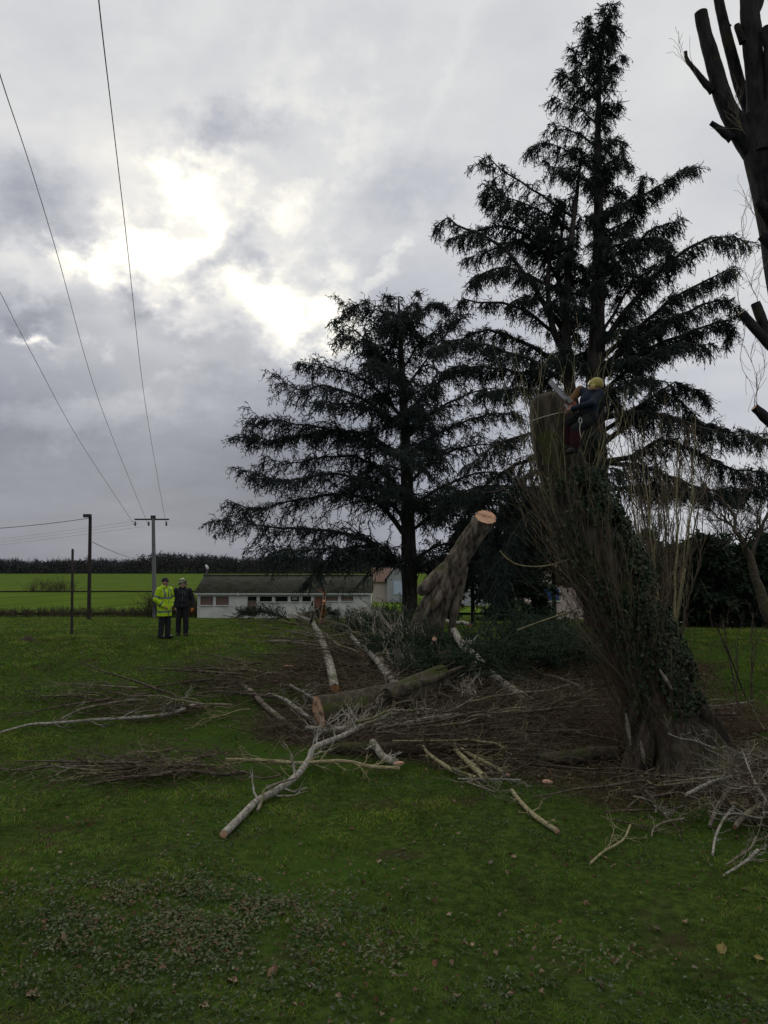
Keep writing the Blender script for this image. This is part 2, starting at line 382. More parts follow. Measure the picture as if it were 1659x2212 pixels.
# ------------------------------------------------------------------ ground
_py = np.array([-60, 0, 3, 6, 10, 13.5, 16, 18, 20, 22, 24, 28, 35, 50, 73, 85, 400, 4500.])
_pz = np.array([-3.0, -3.15, -3.24, -3.33, -3.46, -3.47, -3.22, -2.88, -2.60, -2.42, -2.32, -2.46, -2.98, -3.87, -5.2, -5.75, -6.05, -9.])
_ty = np.concatenate([np.arange(-60, 90, .25), np.geomspace(90, 4500, 200)])
_tz = np.interp(_ty, _py, _pz); _k = np.exp(-np.linspace(-2, 2, 9) ** 2); _k /= _k.sum()
_tz[4:596] = np.convolve(_tz, _k, 'same')[4:596]
def gz(x, y):
    x = np.asarray(x, float); y = np.asarray(y, float)
    z = np.interp(y, _ty, _tz); near = np.clip((60 - y) / 40, 0, 1)
    z = z + near * (.035 * np.sin(x * .9 + .6 * y) + .03 * np.sin(1.7 * x - .8 * y + 1) + .02 * np.sin(3.1 * x + 2.3 * y))
    return z
def ground_at(u, v, lift=0.0):
    """the point where the ray through (u, v) comes down to `lift` above the ground"""
    d = ray(u, v); d = d / d[1]; ys = np.concatenate([np.arange(2, 90, .02), np.geomspace(90, 3000, 300)])
    h = d[2] * ys - gz(d[0] * ys, ys) - lift; i = np.argmax(h < 0)
    return d * ys[i]
def on(x, y, lift=0.0): return np.array([x, y, float(gz(x, y)) + lift])

def ell(x, y, cx, cy, rx, ry): return np.exp(-(((x - cx) / rx) ** 2 + ((y - cy) / ry) ** 2) ** 1.5)
def bare(x, y):
    n = fbm(x, y, 1.3, 40)
    r = .75 * ell(x, y, -1.9, 7.6, 1.7, .95) + 1.0 * ell(x, y, 2.2, 15.9, 3.6, 2.7) + 1.0 * ell(x, y, 5, 13.2, 2.6, 2.3) + .28 * ell(x, y, -2.4, 15.8, 4.0, 1.3) + .3 * ell(x, y, -.6, 18.5, 2.2, 2.0) + .6 * ell(x, y, 2.7, 4.9, .8, 1.0) + .5 * ell(x, y, .8, 6.9, 1.6, .6) + .8 * ell(x, y, 4.0, 20, 5, 4)
    return np.clip(r * (.3 + 1.5 * n), 0, .97)
def ground_sheet():
    ys = np.concatenate([np.arange(-40, 1, 2.), np.arange(1, 30, .25), np.arange(30, 90, 1.), np.geomspace(90, 4500, 40)])
    xs = np.concatenate([-np.geomspace(4500, 60, 30), np.arange(-58, -14, 2.), np.arange(-14, 14, .3), np.arange(14, 60, 2.), np.geomspace(60, 4500, 30)])
    X, Y = np.meshgrid(xs, ys); Z = gz(X, Y); nx = len(xs)
    i = np.arange(len(ys) - 1)[:, None] * nx; j = np.arange(nx - 1)[None]
    F = np.stack([i + j, i + j + 1, i + j + nx + 1, i + j + nx], -1).reshape(-1, 4)
    m, nt, b = newmat('lawn_soil'); n1 = nz(nt, 1.1, 6); n2 = nz(nt, 9, 6); n3 = nz(nt, .25, 4)
    c = mix_rgb(nt, rmp(nt, n2, .35, .7), (.022, .036, .009), (.046, .074, .016))
    ta = nt.nodes.new('ShaderNodeAttribute'); ta.attribute_name = 'tone'
    c = mix_rgb(nt, rmp(nt, n1, .55, .75), c, (.040, .030, .020)); c = mix_rgb(nt, rmp(nt, n3, .45, .65), c, (.034, .062, .012))
    c = mix_rgb(nt, rmp(nt, ta.outputs['Fac'], .25, .6), c, mix_rgb(nt, rmp(nt, n2, .35, .65), (.020, .017, .010), (.052, .044, .027)))
    nt.links.new(c, b.inputs['Base Color']); b.inputs['Roughness'].default_value = 1; b.inputs['Specular IOR Level'].default_value = 0
    bump(nt, b, n2, .8, .05)
    o = Geo().add(np.stack([X, Y, Z], -1), F, attr=bare(X, Y) * ((Y > 11) & (Y < 26) & (np.abs(X) < 13))).build('ground', m); return tag(o, 'rough green lawn rolling up to a low mound', 'ground', kind='structure')
ground_sheet()

def field_sheet(name, label, y0, y1, ca, cb, lift):
    ys = np.geomspace(y0, y1, 24); xs = np.linspace(-330, 330, 90); X, Y = np.meshgrid(xs, ys); nx = len(xs)
    Z = gz(X, Y) + lift; i = np.arange(len(ys) - 1)[:, None] * nx; j = np.arange(nx - 1)[None]
    F = np.stack([i + j, i + j + 1, i + j + nx + 1, i + j + nx], -1).reshape(-1, 4)
    m, nt, b = newmat(name); n = nz(nt, .12, 6); n2 = nz(nt, 1.4, 5, stretch=(.15, 1, 1))
    c = mix_rgb(nt, rmp(nt, n, .38, .66), ca, cb); c = mix_rgb(nt, rmp(nt, n2, .5, .8), c, tuple(q * .8 for q in ca))
    nt.links.new(c, b.inputs['Base Color']); b.inputs['Roughness'].default_value = 1
    tcx = nt.nodes.new('ShaderNodeTexCoord'); sx = nt.nodes.new('ShaderNodeSeparateXYZ'); nt.links.new(tcx.outputs['Object'], sx.inputs[0])
    def mm(op, a, b_):
        q = nt.nodes.new('ShaderNodeMath'); q.operation = op
        for s_, v_ in zip(q.inputs, (a, b_)):
            if isinstance(v_, bpy.types.NodeSocket): nt.links.new(v_, s_)
            else: s_.default_value = v_
        return q.outputs[0]
    tl_ = mm('SINE', mm('MULTIPLY', mm('ADD', sx.outputs[0], mm('MULTIPLY', sx.outputs[1], -.22)), .42), 0.0)
    c = mix_rgb(nt, rmp(nt, tl_, .965, .99), c, tuple(q * .62 for q in ca)); nt.links.new(c, b.inputs['Base Color'])
    b.inputs['Sheen Weight'].default_value = .1; b.inputs['Sheen Tint'].default_value = (*cb, 1)
    b.inputs['Specular IOR Level'].default_value = 0; bump(nt, b, nz(nt, 3, 4), .5, .1)
    o = Geo().add(np.stack([X, Y, Z], -1), F).build(name, m); return tag(o, label, 'field', kind='structure')
field_sheet('winter_field', 'bright green winter crop field below the dark ditch', 86, 146, (.062, .100, .016), (.078, .122, .022), .25)
field_sheet('winter_field', 'bright green crop field reaching up to the woods', 153, 402, (.066, .102, .020), (.080, .122, .026), .25)

GRASS = m_leafy('grass_blades', (.050, .104, .013), (.185, .31, .044), .48, (.22, .21, .09), .6)
def patchy(m, scale, lo, hi, tint):
    nt = m.node_tree; b = nt.nodes['Principled BSDF']; src = b.inputs['Base Color'].links[0].from_socket; n1 = nz(nt, scale, 6, .62); n2 = nz(nt, scale * .2, 3)
    c = mix_rgb(nt, rmp(nt, n1, lo, hi), tint, (1, 1, 1)); c = mix_rgb(nt, 1.0, c, src, 'MULTIPLY'); c = mix_rgb(nt, 1.0, c, mix_rgb(nt, rmp(nt, n2, .35, .65), (.78, .86, .86), (1.2, 1.1, .86)), 'MULTIPLY')
    for l in list(nt.links):
        if l.from_socket == src and l.to_socket.name in ('Base Color', 'Color'): nt.links.new(c, l.to_socket)
patchy(GRASS, 1.6, .36, .62, (.32, .37, .30))
def grass():
    g = np.random.default_rng(3); G = Geo()
    for y0, y1, dens, h, w, xm in ((2.6, 8.5, 3600, .056, .0075, 9), (8.5, 16, 1700, .064, .010, 9), (16, 30, 620, .080, .021, 16), (30, 84, 130, .11, .042, 50)):
        n = int(dens * (y1 ** 2 - y0 ** 2) * .275 + dens * (y1 - y0) * 1.6)
        y = np.sqrt(g.uniform(y0 ** 2, y1 ** 2, n)); x = g.uniform(-1, 1, n) * (.53 * y + .8)
        d = fbm(x, y, .55, 5); d2 = fbm(x, y, 2.4, 15)
        ok = g.random(n) < np.clip((d - .32) * 3.4, .10, 1) * np.clip((d2 - .30) * 4, .12, 1)
        litter = bare(x, y); ok &= g.random(n) > litter
        x, y, d, d2 = x[ok], y[ok], d[ok], d2[ok]; n = len(x)
        H = h * g.uniform(.4, 1.5, n) * (.35 + .95 * d2); z = gz(x, y) - .004
        a = g.uniform(0, 6.283, n); lean = g.uniform(.15, 1.1, n); b = g.uniform(0, 6.283, n)
        P = np.stack([x, y, z], 1); s = np.stack([np.cos(a), np.sin(a), 0 * a], 1) * (w * g.uniform(.6, 1.4, n))[:, None] / 2
        D = np.stack([np.cos(b) * lean, np.sin(b) * lean, np.ones(n)], 1); D2 = np.stack([np.cos(b) * lean * 2.2, np.sin(b) * lean * 2.2, .55 * np.ones(n)], 1)
        m1 = P + D * (H * .55)[:, None]; tip = m1 + D2 * (H * .45)[:, None]
        if y0 < 25:
            V = np.stack([P - s, P + s, m1 + s * .8, m1 - s * .8, tip], 1); i = np.arange(n)[:, None] * 5
            G.add(V, i + np.array([[0, 1, 2, 3]]), i + np.array([[3, 2, 4]]))
        else:
            V = np.stack([P - s, P + s, tip], 1); G.add(V, np.arange(n)[:, None] * 3 + np.array([[0, 1, 2]]))
    tag(G.build('grass', GRASS, smooth=False), 'short dark green lawn grass with mossy gaps', 'grass', kind='stuff')
grass()

def leaf_quads(P, size, g, tilt=.5, ratio=.6, fold=.35):
    n = len(P); a = g.uniform(0, 6.283, n); t = g.normal(size=(n, 2)) * tilt
    X = unit(np.stack([np.cos(a), np.sin(a), t[:, 0]], 1)); N = unit(np.stack([t[:, 1], -t[:, 0] * .6, np.ones(n)], 1)); Y = unit(np.cross(N, X)); Z = np.cross(X, Y)
    s = size[:, None]; w = ratio
    c = P + Z * s * .02; V = np.stack([c - X * s * .5, c - X * s * .1 + Y * s * w * .5 + Z * s * fold * .5, c + X * s * .3 + Y * s * w * .33 + Z * s * fold * .4, c + X * s * .52, c + X * s * .3 - Y * s * w * .33 + Z * s * fold * .4, c - X * s * .1 - Y * s * w * .5 + Z * s * fold * .5, c], 1)
    i = np.arange(n)[:, None] * 7
    return V, i + np.array([[0, 6, 1, 1]])[:, :3], np.concatenate([i + np.array([[0, 5, 6]]), i + np.array([[6, 3, 2]]), i + np.array([[6, 4, 3]])]), np.concatenate([i + np.array([[6, 2, 1]]), i + np.array([[6, 5, 4]])])
WEED = m_leafy('ground_cover_leaves', (.036, .064, .020), (.075, .108, .046), .3, (.125, .14, .095), .65)  # weed greens darkened so the leaf colour carries some foreground shade
LITTER = m_leafy('dead_leaf_litter', (.050, .026, .016), (.12, .070, .042), .15, (.22, .16, .11), .7)
def scatter(n, y0, y1, g, power=2):
    y = (g.uniform(y0 ** power, y1 ** power, n)) ** (1 / power); return g.uniform(-1, 1, n) * (.53 * y + .6), y
def ground_cover():
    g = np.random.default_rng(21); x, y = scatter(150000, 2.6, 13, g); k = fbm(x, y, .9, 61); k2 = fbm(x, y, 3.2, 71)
    patch = np.maximum.reduce([1.0 * ell(x, y, -1.9, 7.5, 1.9, 1.2), .8 * np.clip((k - .38) * 4, 0, 1) * (y < 6.6), .22 * np.clip((k - .50) * 4, 0, 1)])  # real weed clumps, thickened close to the viewer in place of foreground shade
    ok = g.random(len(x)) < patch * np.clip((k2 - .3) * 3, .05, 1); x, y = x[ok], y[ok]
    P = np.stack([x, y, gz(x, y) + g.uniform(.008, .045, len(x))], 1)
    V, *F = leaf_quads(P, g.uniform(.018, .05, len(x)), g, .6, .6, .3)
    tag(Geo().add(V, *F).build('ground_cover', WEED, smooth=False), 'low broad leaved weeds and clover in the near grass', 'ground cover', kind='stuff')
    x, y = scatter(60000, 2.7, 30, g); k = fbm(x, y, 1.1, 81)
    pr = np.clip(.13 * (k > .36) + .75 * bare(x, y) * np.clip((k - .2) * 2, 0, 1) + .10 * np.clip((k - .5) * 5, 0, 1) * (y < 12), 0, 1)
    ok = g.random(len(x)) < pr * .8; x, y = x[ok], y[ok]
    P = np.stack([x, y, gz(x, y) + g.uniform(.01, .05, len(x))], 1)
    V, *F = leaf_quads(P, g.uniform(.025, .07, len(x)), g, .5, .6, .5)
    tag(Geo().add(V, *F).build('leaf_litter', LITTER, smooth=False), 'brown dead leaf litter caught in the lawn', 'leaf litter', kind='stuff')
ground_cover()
def pale_patch():
    g = np.random.default_rng(33); x, y = scatter(120000, 5.2, 11, g); k = fbm(x, y, 3.0, 91); k2 = fbm(x, y, .9, 95)
    pr = np.clip(.85 * ell(x, y, -2.0, 7.6, 2.0, .95) + .30 * ell(x, y, .7, 7.0, 1.7, .5), 0, 1) * np.clip((k - .38) * 4.2, .02, 1) * np.clip((k2 - .32) * 3.4, .06, .8)
    ok = g.random(len(x)) < pr; x, y = x[ok], y[ok]; P = np.stack([x, y, gz(x, y) + g.uniform(.02, .055, len(x))], 1); V, *F = leaf_quads(P, g.uniform(.025, .058, len(x)), g, .38, .55, .35)
    tag(Geo().add(V, *F).build('pale_leaf_patch', m_leafy('pale_weathered_leaves', (.075, .10, .045), (.155, .17, .10), .2, (.13, .08, .048), .6), smooth=False), 'wide mottled patch of pale weathered leaves and rosettes at lower left', 'leaf litter', kind='stuff')
pale_patch()

# single large fallen leaves (lobed, curled) near the viewer
LEAFM = [m_plain('fallen_leaf_' + s, c, .6, .35, 30) for s, c in (('tan', (.17, .105, .06)), ('rust', (.13, .05, .025)), ('grey', (.12, .092, .072)), ('yellow', (.22, .17, .05)))]
def fallen_leaves():
    g = np.random.default_rng(5)
    spots = [(70, 2150), (440, 2172), (500, 2118), (668, 2128), (590, 2098), (1560, 2050), (1640, 2070), (1420, 2008), (985, 2150), (1170, 2140), (745, 2040), (1060, 1862), (1110, 1850), (1265, 1950), (940, 1912), (880, 1930), (785, 1905), (60, 1895), (305, 1905), (650, 1822), (720, 1838), (405, 1803), (465, 1797), (1365, 1745), (1150, 1940), (85, 2010), (100, 1990), (300, 2040), (225, 1940), (970, 1975), (1210, 1990), (1080, 1975), (1380, 1930), (1480, 1990), (560, 1900), (400, 1930), (820, 1860), (990, 1800), (760, 1790), (1190, 1830), (30, 1700), (130, 1840), (940, 2080), (840, 2015), (350, 2090), (1325, 1870), (1590, 1935), (1500, 2090), (1020, 2040), (620, 1990)]
    for i, (u, v) in enumerate(spots):
        p = ground_at(u, v, .03); s = .034 * g.uniform(.7, 1.3) if i > 7 else g.uniform(.045, .07)
        k = 15; a = np.arange(k) * 2 * np.pi / k; r = s * (.62 + .38 * np.abs(np.cos(a * 2.5))) * g.uniform(.85, 1.15, k)
        V = [[0, 0, 0]] + [[r[j] * .5 * np.cos(a[j]), r[j] * .5 * np.sin(a[j]), 0] for j in range(k)] + [[r[j] * np.cos(a[j]), r[j] * .8 * np.sin(a[j]), s * .45 * (np.cos(a[j] + 1) ** 2) * g.uniform(.3, 1.2)] for j in range(k)]
        G = Geo().add(V, [[0, 1 + j, 1 + (j + 1) % k] for j in range(k)], [[1 + j, 1 + k + j, 1 + k + (j + 1) % k, 1 + (j + 1) % k] for j in range(k)])
        o = G.build('fallen_leaf', LEAFM[(0, 0, 1, 2)[i % 4] if i not in (5, 6) else 3]); o.location = p; o.rotation_euler = (g.normal() * .35, g.normal() * .35, g.uniform(0, 6))
        tag(o, 'yellowing curled leaf in the grass near the lower right corner' if i in (5, 6) else ('curled tan dead leaf lying on the lawn', '', 'rusty red dead leaf lying on the lawn', 'greyish dead leaf lying on the lawn')[i % 4 if i % 4 != 1 else 0], 'leaf', 'single dead leaves on the lawn')
fallen_leaves()

# ------------------------------------------------------------------ far wood, ditch, scrub
BARE_FAR = m_leafy('far_bare_crowns', (.034, .034, .038), (.056, .053, .056), 0, (.030, .037, .038), 1)
def forest():
    g = np.random.default_rng(9); n = 900; G = Geo()
    x = g.uniform(-260, 260, n); y = g.uniform(405, 470, n); HP = lambda q: (7.0 + 2.6 / (1 + np.exp(-(q + 131) / 2.5)) - 2.2 * np.exp(-((q + 139) / 6) ** 2) + .9 * np.exp(-((q + 170) / 14) ** 2)) * (.52 + 1.0 * fbm(q, 0 * q, .09, 3)); H = HP(x) * g.uniform(.78, 1.22, n)
    base = np.stack([x, y, gz(x, y)], 1)
    Pm = base[:, None] + np.stack([0 * H, 0 * H, H], 1)[:, None] * np.linspace(0, .66, 4)[None, :, None]; R = (H * .014)[:, None] * np.array([1, .8, .5, .15])
    G.add(*tubes(Pm, R, 3))
    Q, QR = grow(Pm, R, 20, 4.0, .9, bias=(0, 0, .35), t0=.25, m=4, wig=.10, r0=.8, seed=1, lt=.25); G.add(*tubes(Q, np.maximum(QR, .07), 3))
    Q2, R2 = grow(Q, QR, 7, 1.5, .9, bias=(0, 0, .1), t0=.2, m=3, wig=.15, r0=.9, seed=2); G.add(*tubes(Q2, np.full(R2.shape, .05), 3))
    # under storey
    n = 42000; x = g.uniform(-260, 260, n); y = g.uniform(402, 440, n); P = np.stack([x, y, gz(x, y) + g.uniform(0, 1, n) ** 1.1 * .86 * HP(x)], 1)
    G.add(*cones(P, g.normal(size=(n, 3)) + np.array([0, 0, .15]), g.uniform(.7, 1.7, n), g.uniform(.14, .40, n)))
    tag(G.build('forest', BARE_FAR, smooth=False), 'dark belt of leafless woodland along the far edge of the fields', 'woodland', kind='stuff')
forest()
SCRUB = m_leafy('scrub_stems', (.035, .028, .022), (.085, .068, .05), 0, (.05, .052, .028), 1)
def scrub(name, label, x0, x1, y, depth, h, n, seed, cat='hedge'):
    g = np.random.default_rng(seed); x = g.uniform(x0, x1, n); yy = y + g.uniform(-.5, .5, n) * depth; hh = h * (.35 + .9 * fbm(x, yy, .35, seed)) * g.uniform(.5, 1.25, n)
    P = np.stack([x, yy, gz(x, yy)], 1); D = unit(g.normal(size=(n, 3)) * .35 + np.array([0, 0, 1])); s = np.linspace(0, 1, 5)[None, :, None]
    L = P[:, None] + D[:, None] * hh[:, None, None] * s + np.cumsum(g.normal(size=(n, 5, 3)) * .05, 1) * s * hh[:, None, None]; R = np.full((n, 5), .022) * np.linspace(1, .35, 5)
    G = Geo().add(*tubes(L, R, 3)); Q, QR = grow(L, R, 7, .75 * h, .7, (0, 0, .15), .15, 1, 4, .12, .8, seed=seed + 1); G.add(*tubes(Q, np.maximum(QR, .011), 3))
    return tag(G.build(name, SCRUB, smooth=False, base=(float((x0 + x1) / 2), float(y), float(gz((x0 + x1) / 2, y)))), label, cat)
scrub('scrub_strip', 'strip of brown leafless bramble scrub between lawn and field', -42, -17.5, 79, 4, .85, 620, 31)
scrub('ditch_hedge', 'thin dark hedge line following the ditch across the fields', -95, -22, 149.5, 1.2, .42, 420, 33)
scrub('bramble_thicket', 'taller brown bramble thicket around the foot of the concrete pylon', -23.0, -18.2, 76, 3, 2.2, 150, 35)
for i, (u, v, h, lb) in enumerate(((95, 1278, 3.0, 'widest bare bush alone in the far green field'), (60, 1277, 1.8, 'small bare bush left of the widest field bush'), (120, 1277, 2.2, 'thin bare bush just right of the widest field bush'), (142, 1277, 2.8, 'slender bare bush at right end of the field bushes'))):
    p = at(u, v, 146.); scrub('field_bush', lb, p[0] - (2.6 if i == 0 else .8), p[0] + (2.6 if i == 0 else .8), 147.5, 2, h, 46 if i == 0 else 16, 50 + i, 'bush')['group'] = 'bare bushes in the field'
MUD = m_plain('molehill_soil', (.035, .026, .018), 1, .4, 20, bmp=.02)
def molehill():
    p = ground_at(60, 1383); G = Geo(); a = np.arange(20) * 2 * np.pi / 20; V = [p + [0, 0, .12]]; g = np.random.default_rng(2)
    for q, r, h in ((1, .08, .10), (2, .17, .05), (3, .27, -.02)): V += [p + np.array([r * np.cos(t) * g.uniform(.8, 1.2), r * np.sin(t) * g.uniform(.8, 1.2), h * g.uniform(.8, 1.2)]) for t in a]
    F = [[1 + 20 * q + j, 1 + 20 * (q + 1) + j, 1 + 20 * (q + 1) + (j + 1) % 20, 1 + 20 * q + (j + 1) % 20] for q in range(2) for j in range(20)]
    tag(G.add(V, [[0, 1 + j, 1 + (j + 1) % 20] for j in range(20)], F).build('molehill', MUD, base=p), 'dark little molehill on the lawn left of the thin post', 'molehill')
molehill()

# ------------------------------------------------------------------ buildings
WHITE = m_plain('whitewashed_render', (.62, .625, .59), .85, .20, .7, bmp=.004)
TRIM = m_plain('off_white_trim', (.62, .62, .60), .6, .12, 4)
SHUT = m_plain('brown_roller_shutter', (.185, .125, .105), .55, .12, 3)
REDDOOR = m_plain('red_brown_door', (.24, .10, .07), .55, .2, 3)
GLASS = m_plain('dark_window_glass', (.012, .016, .017), .12, .2, 2)
INSIDE = m_plain('pale_blind_behind_glass', (.30, .34, .27), .5, .3, 2)
def roof_mat():
    m, nt, b = newmat('mossy_fibre_cement'); n = nz(nt, 1.3, 7, .65, stretch=(1, 1, 1)); n2 = nz(nt, 12, 5)
    c = mix_rgb(nt, rmp(nt, n, .40, .62), (.034, .034, .027), (.015, .020, .008)); c = mix_rgb(nt, rmp(nt, n2, .6, .72), c, (.10, .10, .09))
    nt.links.new(c, b.inputs['Base Color']); b.inputs['Roughness'].default_value = .95; bump(nt, b, n2, .6, .03); return m
ROOF = roof_mat()
def low_building():
    Y = 73.0; X0, X1 = -17.42, -1.22; zt = -2.78; zb = -5.6; D = 7.0
    t = thing('low_building', 'long low white building with mossy corrugated roof and brown shutters', 'building', (X0, Y, -5.2))
    def zx(a): return ((432 + .2604 * a) - 829.5) * Y / FPX
    def zz(a): return at(829, 1209.6 + .2604 * a, Y)[2]
    openings = [('window', 5, 122, 300, 380, SHUT), ('window', 133, 252, 300, 380, SHUT), ('door', 395, 481, 297, 467, SHUT), ('window', 495, 608, 293, 350, GLASS), ('window', 622, 738, 293, 350, GLASS), ('window', 752, 832, 293, 350, GLASS), ('window', 847, 930, 293, 350, GLASS), ('door', 945, 1025, 291, 467, REDDOOR), ('window', 1040, 1152, 291, 345, SHUT), ('window', 1167, 1278, 291, 345, SHUT)]
    # wall with real openings: columns between, sill bands below, lintel band above
    W = Geo(); ztop = zz(297); depth = .25; yb = Y + depth / 2
    xs = X0
    for nme, a, b, c, d, mt in openings:
        xa, xb = zx(a), zx(b)
        if xa - xs > .001: W.box(((xs + xa) / 2, yb, (zb + ztop) / 2), (xa - xs, depth, ztop - zb))
        zs = zz(d); W.box(((xa + xb) / 2, yb, (zb + zs) / 2), (xb - xa, depth, zs - zb))
        xs = xb
    W.box(((xs + X1) / 2, yb, (zb + ztop) / 2), (X1 - xs, depth, ztop - zb)); W.box(((X0 + X1) / 2, yb, (ztop + zt) / 2), (X1 - X0, depth, zt - ztop))
    for x in (X0 + .125, X1 - .125): W.box((x, Y + depth + (D - 2 * depth) / 2, (zb + zt) / 2), (.25, D - 2 * depth, zt - zb))
    W.box(((X0 + X1) / 2, Y + D - depth / 2, (zb + zt) / 2), (X1 - X0, depth, zt - zb))
    rz = zt + 1.42
    for x in (X0 + .12, X1 - .12): W.add([[x - .1, Y, zt], [x - .1, Y + D, zt], [x - .1, Y + D / 2, rz], [x + .1, Y, zt], [x + .1, Y + D, zt], [x + .1, Y + D / 2, rz]], [[0, 1, 2], [3, 5, 4]])
    W.build('wall', WHITE, t, smooth=False)
    for nme, a, b, c, d, mt in openings:
        xa, xb, zc, zd = zx(a), zx(b), ztop, zz(d); x = (xa + xb) / 2; w = xb - xa
        o = Geo().box((x, Y + .15, (zc + zd) / 2), (w - .10, .04, zc - zd - .10)).build(nme, mt, t, smooth=False)
        F = Geo()
        for q in (xa + .025, xb - .025): F.box((q, Y + .04, (zc + zd) / 2), (.07, .14, zc - zd))
        F.box((x, Y + .04, zc - .025), (w - .07, .13, .06))
        if nme == 'window': F.box((x, Y - .01, zd + .02), (w - .07, .2, .07))
        F.build('frame', TRIM, o, smooth=False)
        if nme == 'door':
            Geo().box((xb - .2, Y + .11, zd + 1.0), (.05, .06, .14)).build('handle', TRIM, o, smooth=False)
            if mt is SHUT: Geo().box((x, Y + .115, zc - .26), (w - .2, .03, .36)).build('pane', GLASS, o, smooth=False)
        elif mt is SHUT:
            S = Geo()
            for q in np.arange(zd + .1, zc - .06, .09): S.box((x, Y + .125, q), (w - .14, .016, .05))
            S.build('shutter', SHUT, o, smooth=False)
        elif a == 752: Geo().box((x - .05, Y + .125, (zc + zd) / 2 + .05), (w * .5, .015, (zc - zd) * .5)).build('blind', INSIDE, o, smooth=False)
    # corrugated roof, two slopes
    n = 560; xr = np.linspace(X0 - .25, X1 + .15, n); wv = .028 * np.sin(xr * 2 * np.pi / .18)
    G = Geo(); rr = [(Y - .35, zt - .06), (Y + D / 2, rz + .05), (Y + D + .35, zt - .06)]
    V = np.stack([np.stack([xr, np.full(n, yy) , z + wv + .03], 1) for yy, z in rr] + [np.stack([xr, np.full(n, yy), z + wv], 1) for yy, z in rr])
    i = np.arange(n - 1)
    Fs = [np.stack([r * n + i, r * n + i + 1, (r + 1) * n + i + 1, (r + 1) * n + i], 1) for r in (0, 1, 3, 4)] + [np.stack([i, 3 * n + i, 3 * n + i + 1, i + 1], 1)]
    roof = G.add(V, *Fs).build('roof', ROOF, t, smooth=True)
    R = Geo()
    pr = np.stack([np.linspace(X0 - .27, X1 + .17, 60), np.full(60, Y + D / 2), np.full(60, rz + .08)], 1)
    R.add(*tubes(pr[None], np.full((1, 60), .11), 8)); R.build('ridge_cap', ROOF, roof)
    Geo().box(((X0 + X1) / 2, Y - .30, zt - .12), (X1 - X0 + .4, .04, .16)).build('fascia', TRIM, t, smooth=False)
    dp = np.array([[[X0 + .1, Y - .26, zt - .2], [X0 + .1, Y - .1, zt - .4], [X0 + .1, Y - .06, zt - 1.2], [X0 + .1, Y - .06, zb + .3]], [[X1 - .12, Y - .26, zt - .2], [X1 - .12, Y - .1, zt - .4], [X1 - .12, Y - .06, zt - 1.2], [X1 - .12, Y - .06, zb + .3]]])
    for q in dp: Geo().add(*tubes(q[None], np.full((1, 4), .045), 7)).build('downpipe', TRIM, t)
    lp = Geo(); x, z = zx(323), zz(288); lp.box((x, Y - .04, z + .02), (.1, .09, .1))
    lp.add(*tubes(np.array([[[x, Y - .16, z + .14], [x, Y - .16, z + .10], [x, Y - .16, z], [x, Y - .16, z - .10], [x, Y - .16, z - .13]]]), np.array([[.02, .11, .15, .11, .02]]), 12)).build('wall_lamp', TRIM, t)
    # flue with a pale cowl on the ridge
    fx, fz = at(441, 1245, Y + D / 2)[0] + .25, rz
    fl = Geo().add(*tubes(np.array([[[fx, Y + D / 2, fz - .1], [fx, Y + D / 2, fz + .3], [fx + .03, Y + D / 2, fz + .32], [fx + .03, Y + D / 2, fz + .75]]]), np.array([[.13, .13, .10, .10]]), 10)).build('flue', m_plain('dark_flue', (.05, .05, .055), .6), t)
    Geo().add(*tubes(np.array([[[fx + .03, Y + D / 2, fz + .72], [fx + .06, Y + D / 2, fz + .8], [fx - .02, Y + D / 2, fz + .98], [fx - .10, Y + D / 2, fz + 1.08], [fx - .10, Y + D / 2, fz + 1.16]]]), np.array([[.12, .14, .13, .08, .03]]), 10)).build('cowl', TRIM, fl)
low_building()
PINKW = m_plain('pinkish_render', (.42, .36, .32), .9, .1, 1.2); TILE = m_plain('brown_roof_tiles', (.16, .105, .085), .9, .3, 6, bmp=.03)
BLUED = m_plain('pale_blue_garage_door', (.42, .50, .62), .6, .08, 3); BLUEW = m_plain('blue_shutter', (.03, .06, .19), .5, .2, 3)
GREYW = m_plain('grey_rendered_wall', (.33, .34, .35), .9, .15, 1.1)
def gable_house(name, label, x0, x1, y, d, zb, zt, rise, wall, roofm, along_x=True):
    t = thing(name, label, 'house', (x0, y, zb)); G = Geo()
    G.box(((x0 + x1) / 2, y + d / 2, (zb + zt) / 2), (x1 - x0, d, zt - zb)); ov = .35
    if along_x:
        for x in (x0, x1): G.add([[x, y, zt], [x, y + d, zt], [x, y + d / 2, zt + rise]], [[0, 1, 2]])
        P = [[x0 - ov, y - ov, zt - .15], [x1 + ov, y - ov, zt - .15], [x1 + ov, y + d / 2, zt + rise + .1], [x0 - ov, y + d / 2, zt + rise + .1], [x0 - ov, y + d + ov, zt - .15], [x1 + ov, y + d + ov, zt - .15]]; F = [[0, 1, 2, 3], [3, 2, 5, 4]]
    else:
        xm = (x0 + x1) / 2
        for yy in (y, y + d): G.add([[x0, yy, zt], [x1, yy, zt], [xm, yy, zt + rise]], [[0, 1, 2]])
        P = [[x0 - ov, y - ov, zt - .15], [x0 - ov, y + d, zt - .15], [xm, y + d, zt + rise + .1], [xm, y - ov, zt + rise + .1], [x1 + ov, y - ov, zt - .15], [x1 + ov, y + d, zt - .15]]; F = [[0, 1, 2, 3], [3, 2, 5, 4]]
    G.build('wall', wall, t, smooth=False); P = np.array(P); q = Geo().add(np.concatenate([P, P + [0, 0, .14]]), F, (np.array(F)[:, ::-1] + 6), [[0, 1, 7, 6], [3, 0, 6, 9], [4, 3, 9, 10]]).build('roof', roofm, t, smooth=False); return t
def px(u, y): return (u - 829.5) * y / FPX
def pzv(v, y): return at(829, v, y)[2]
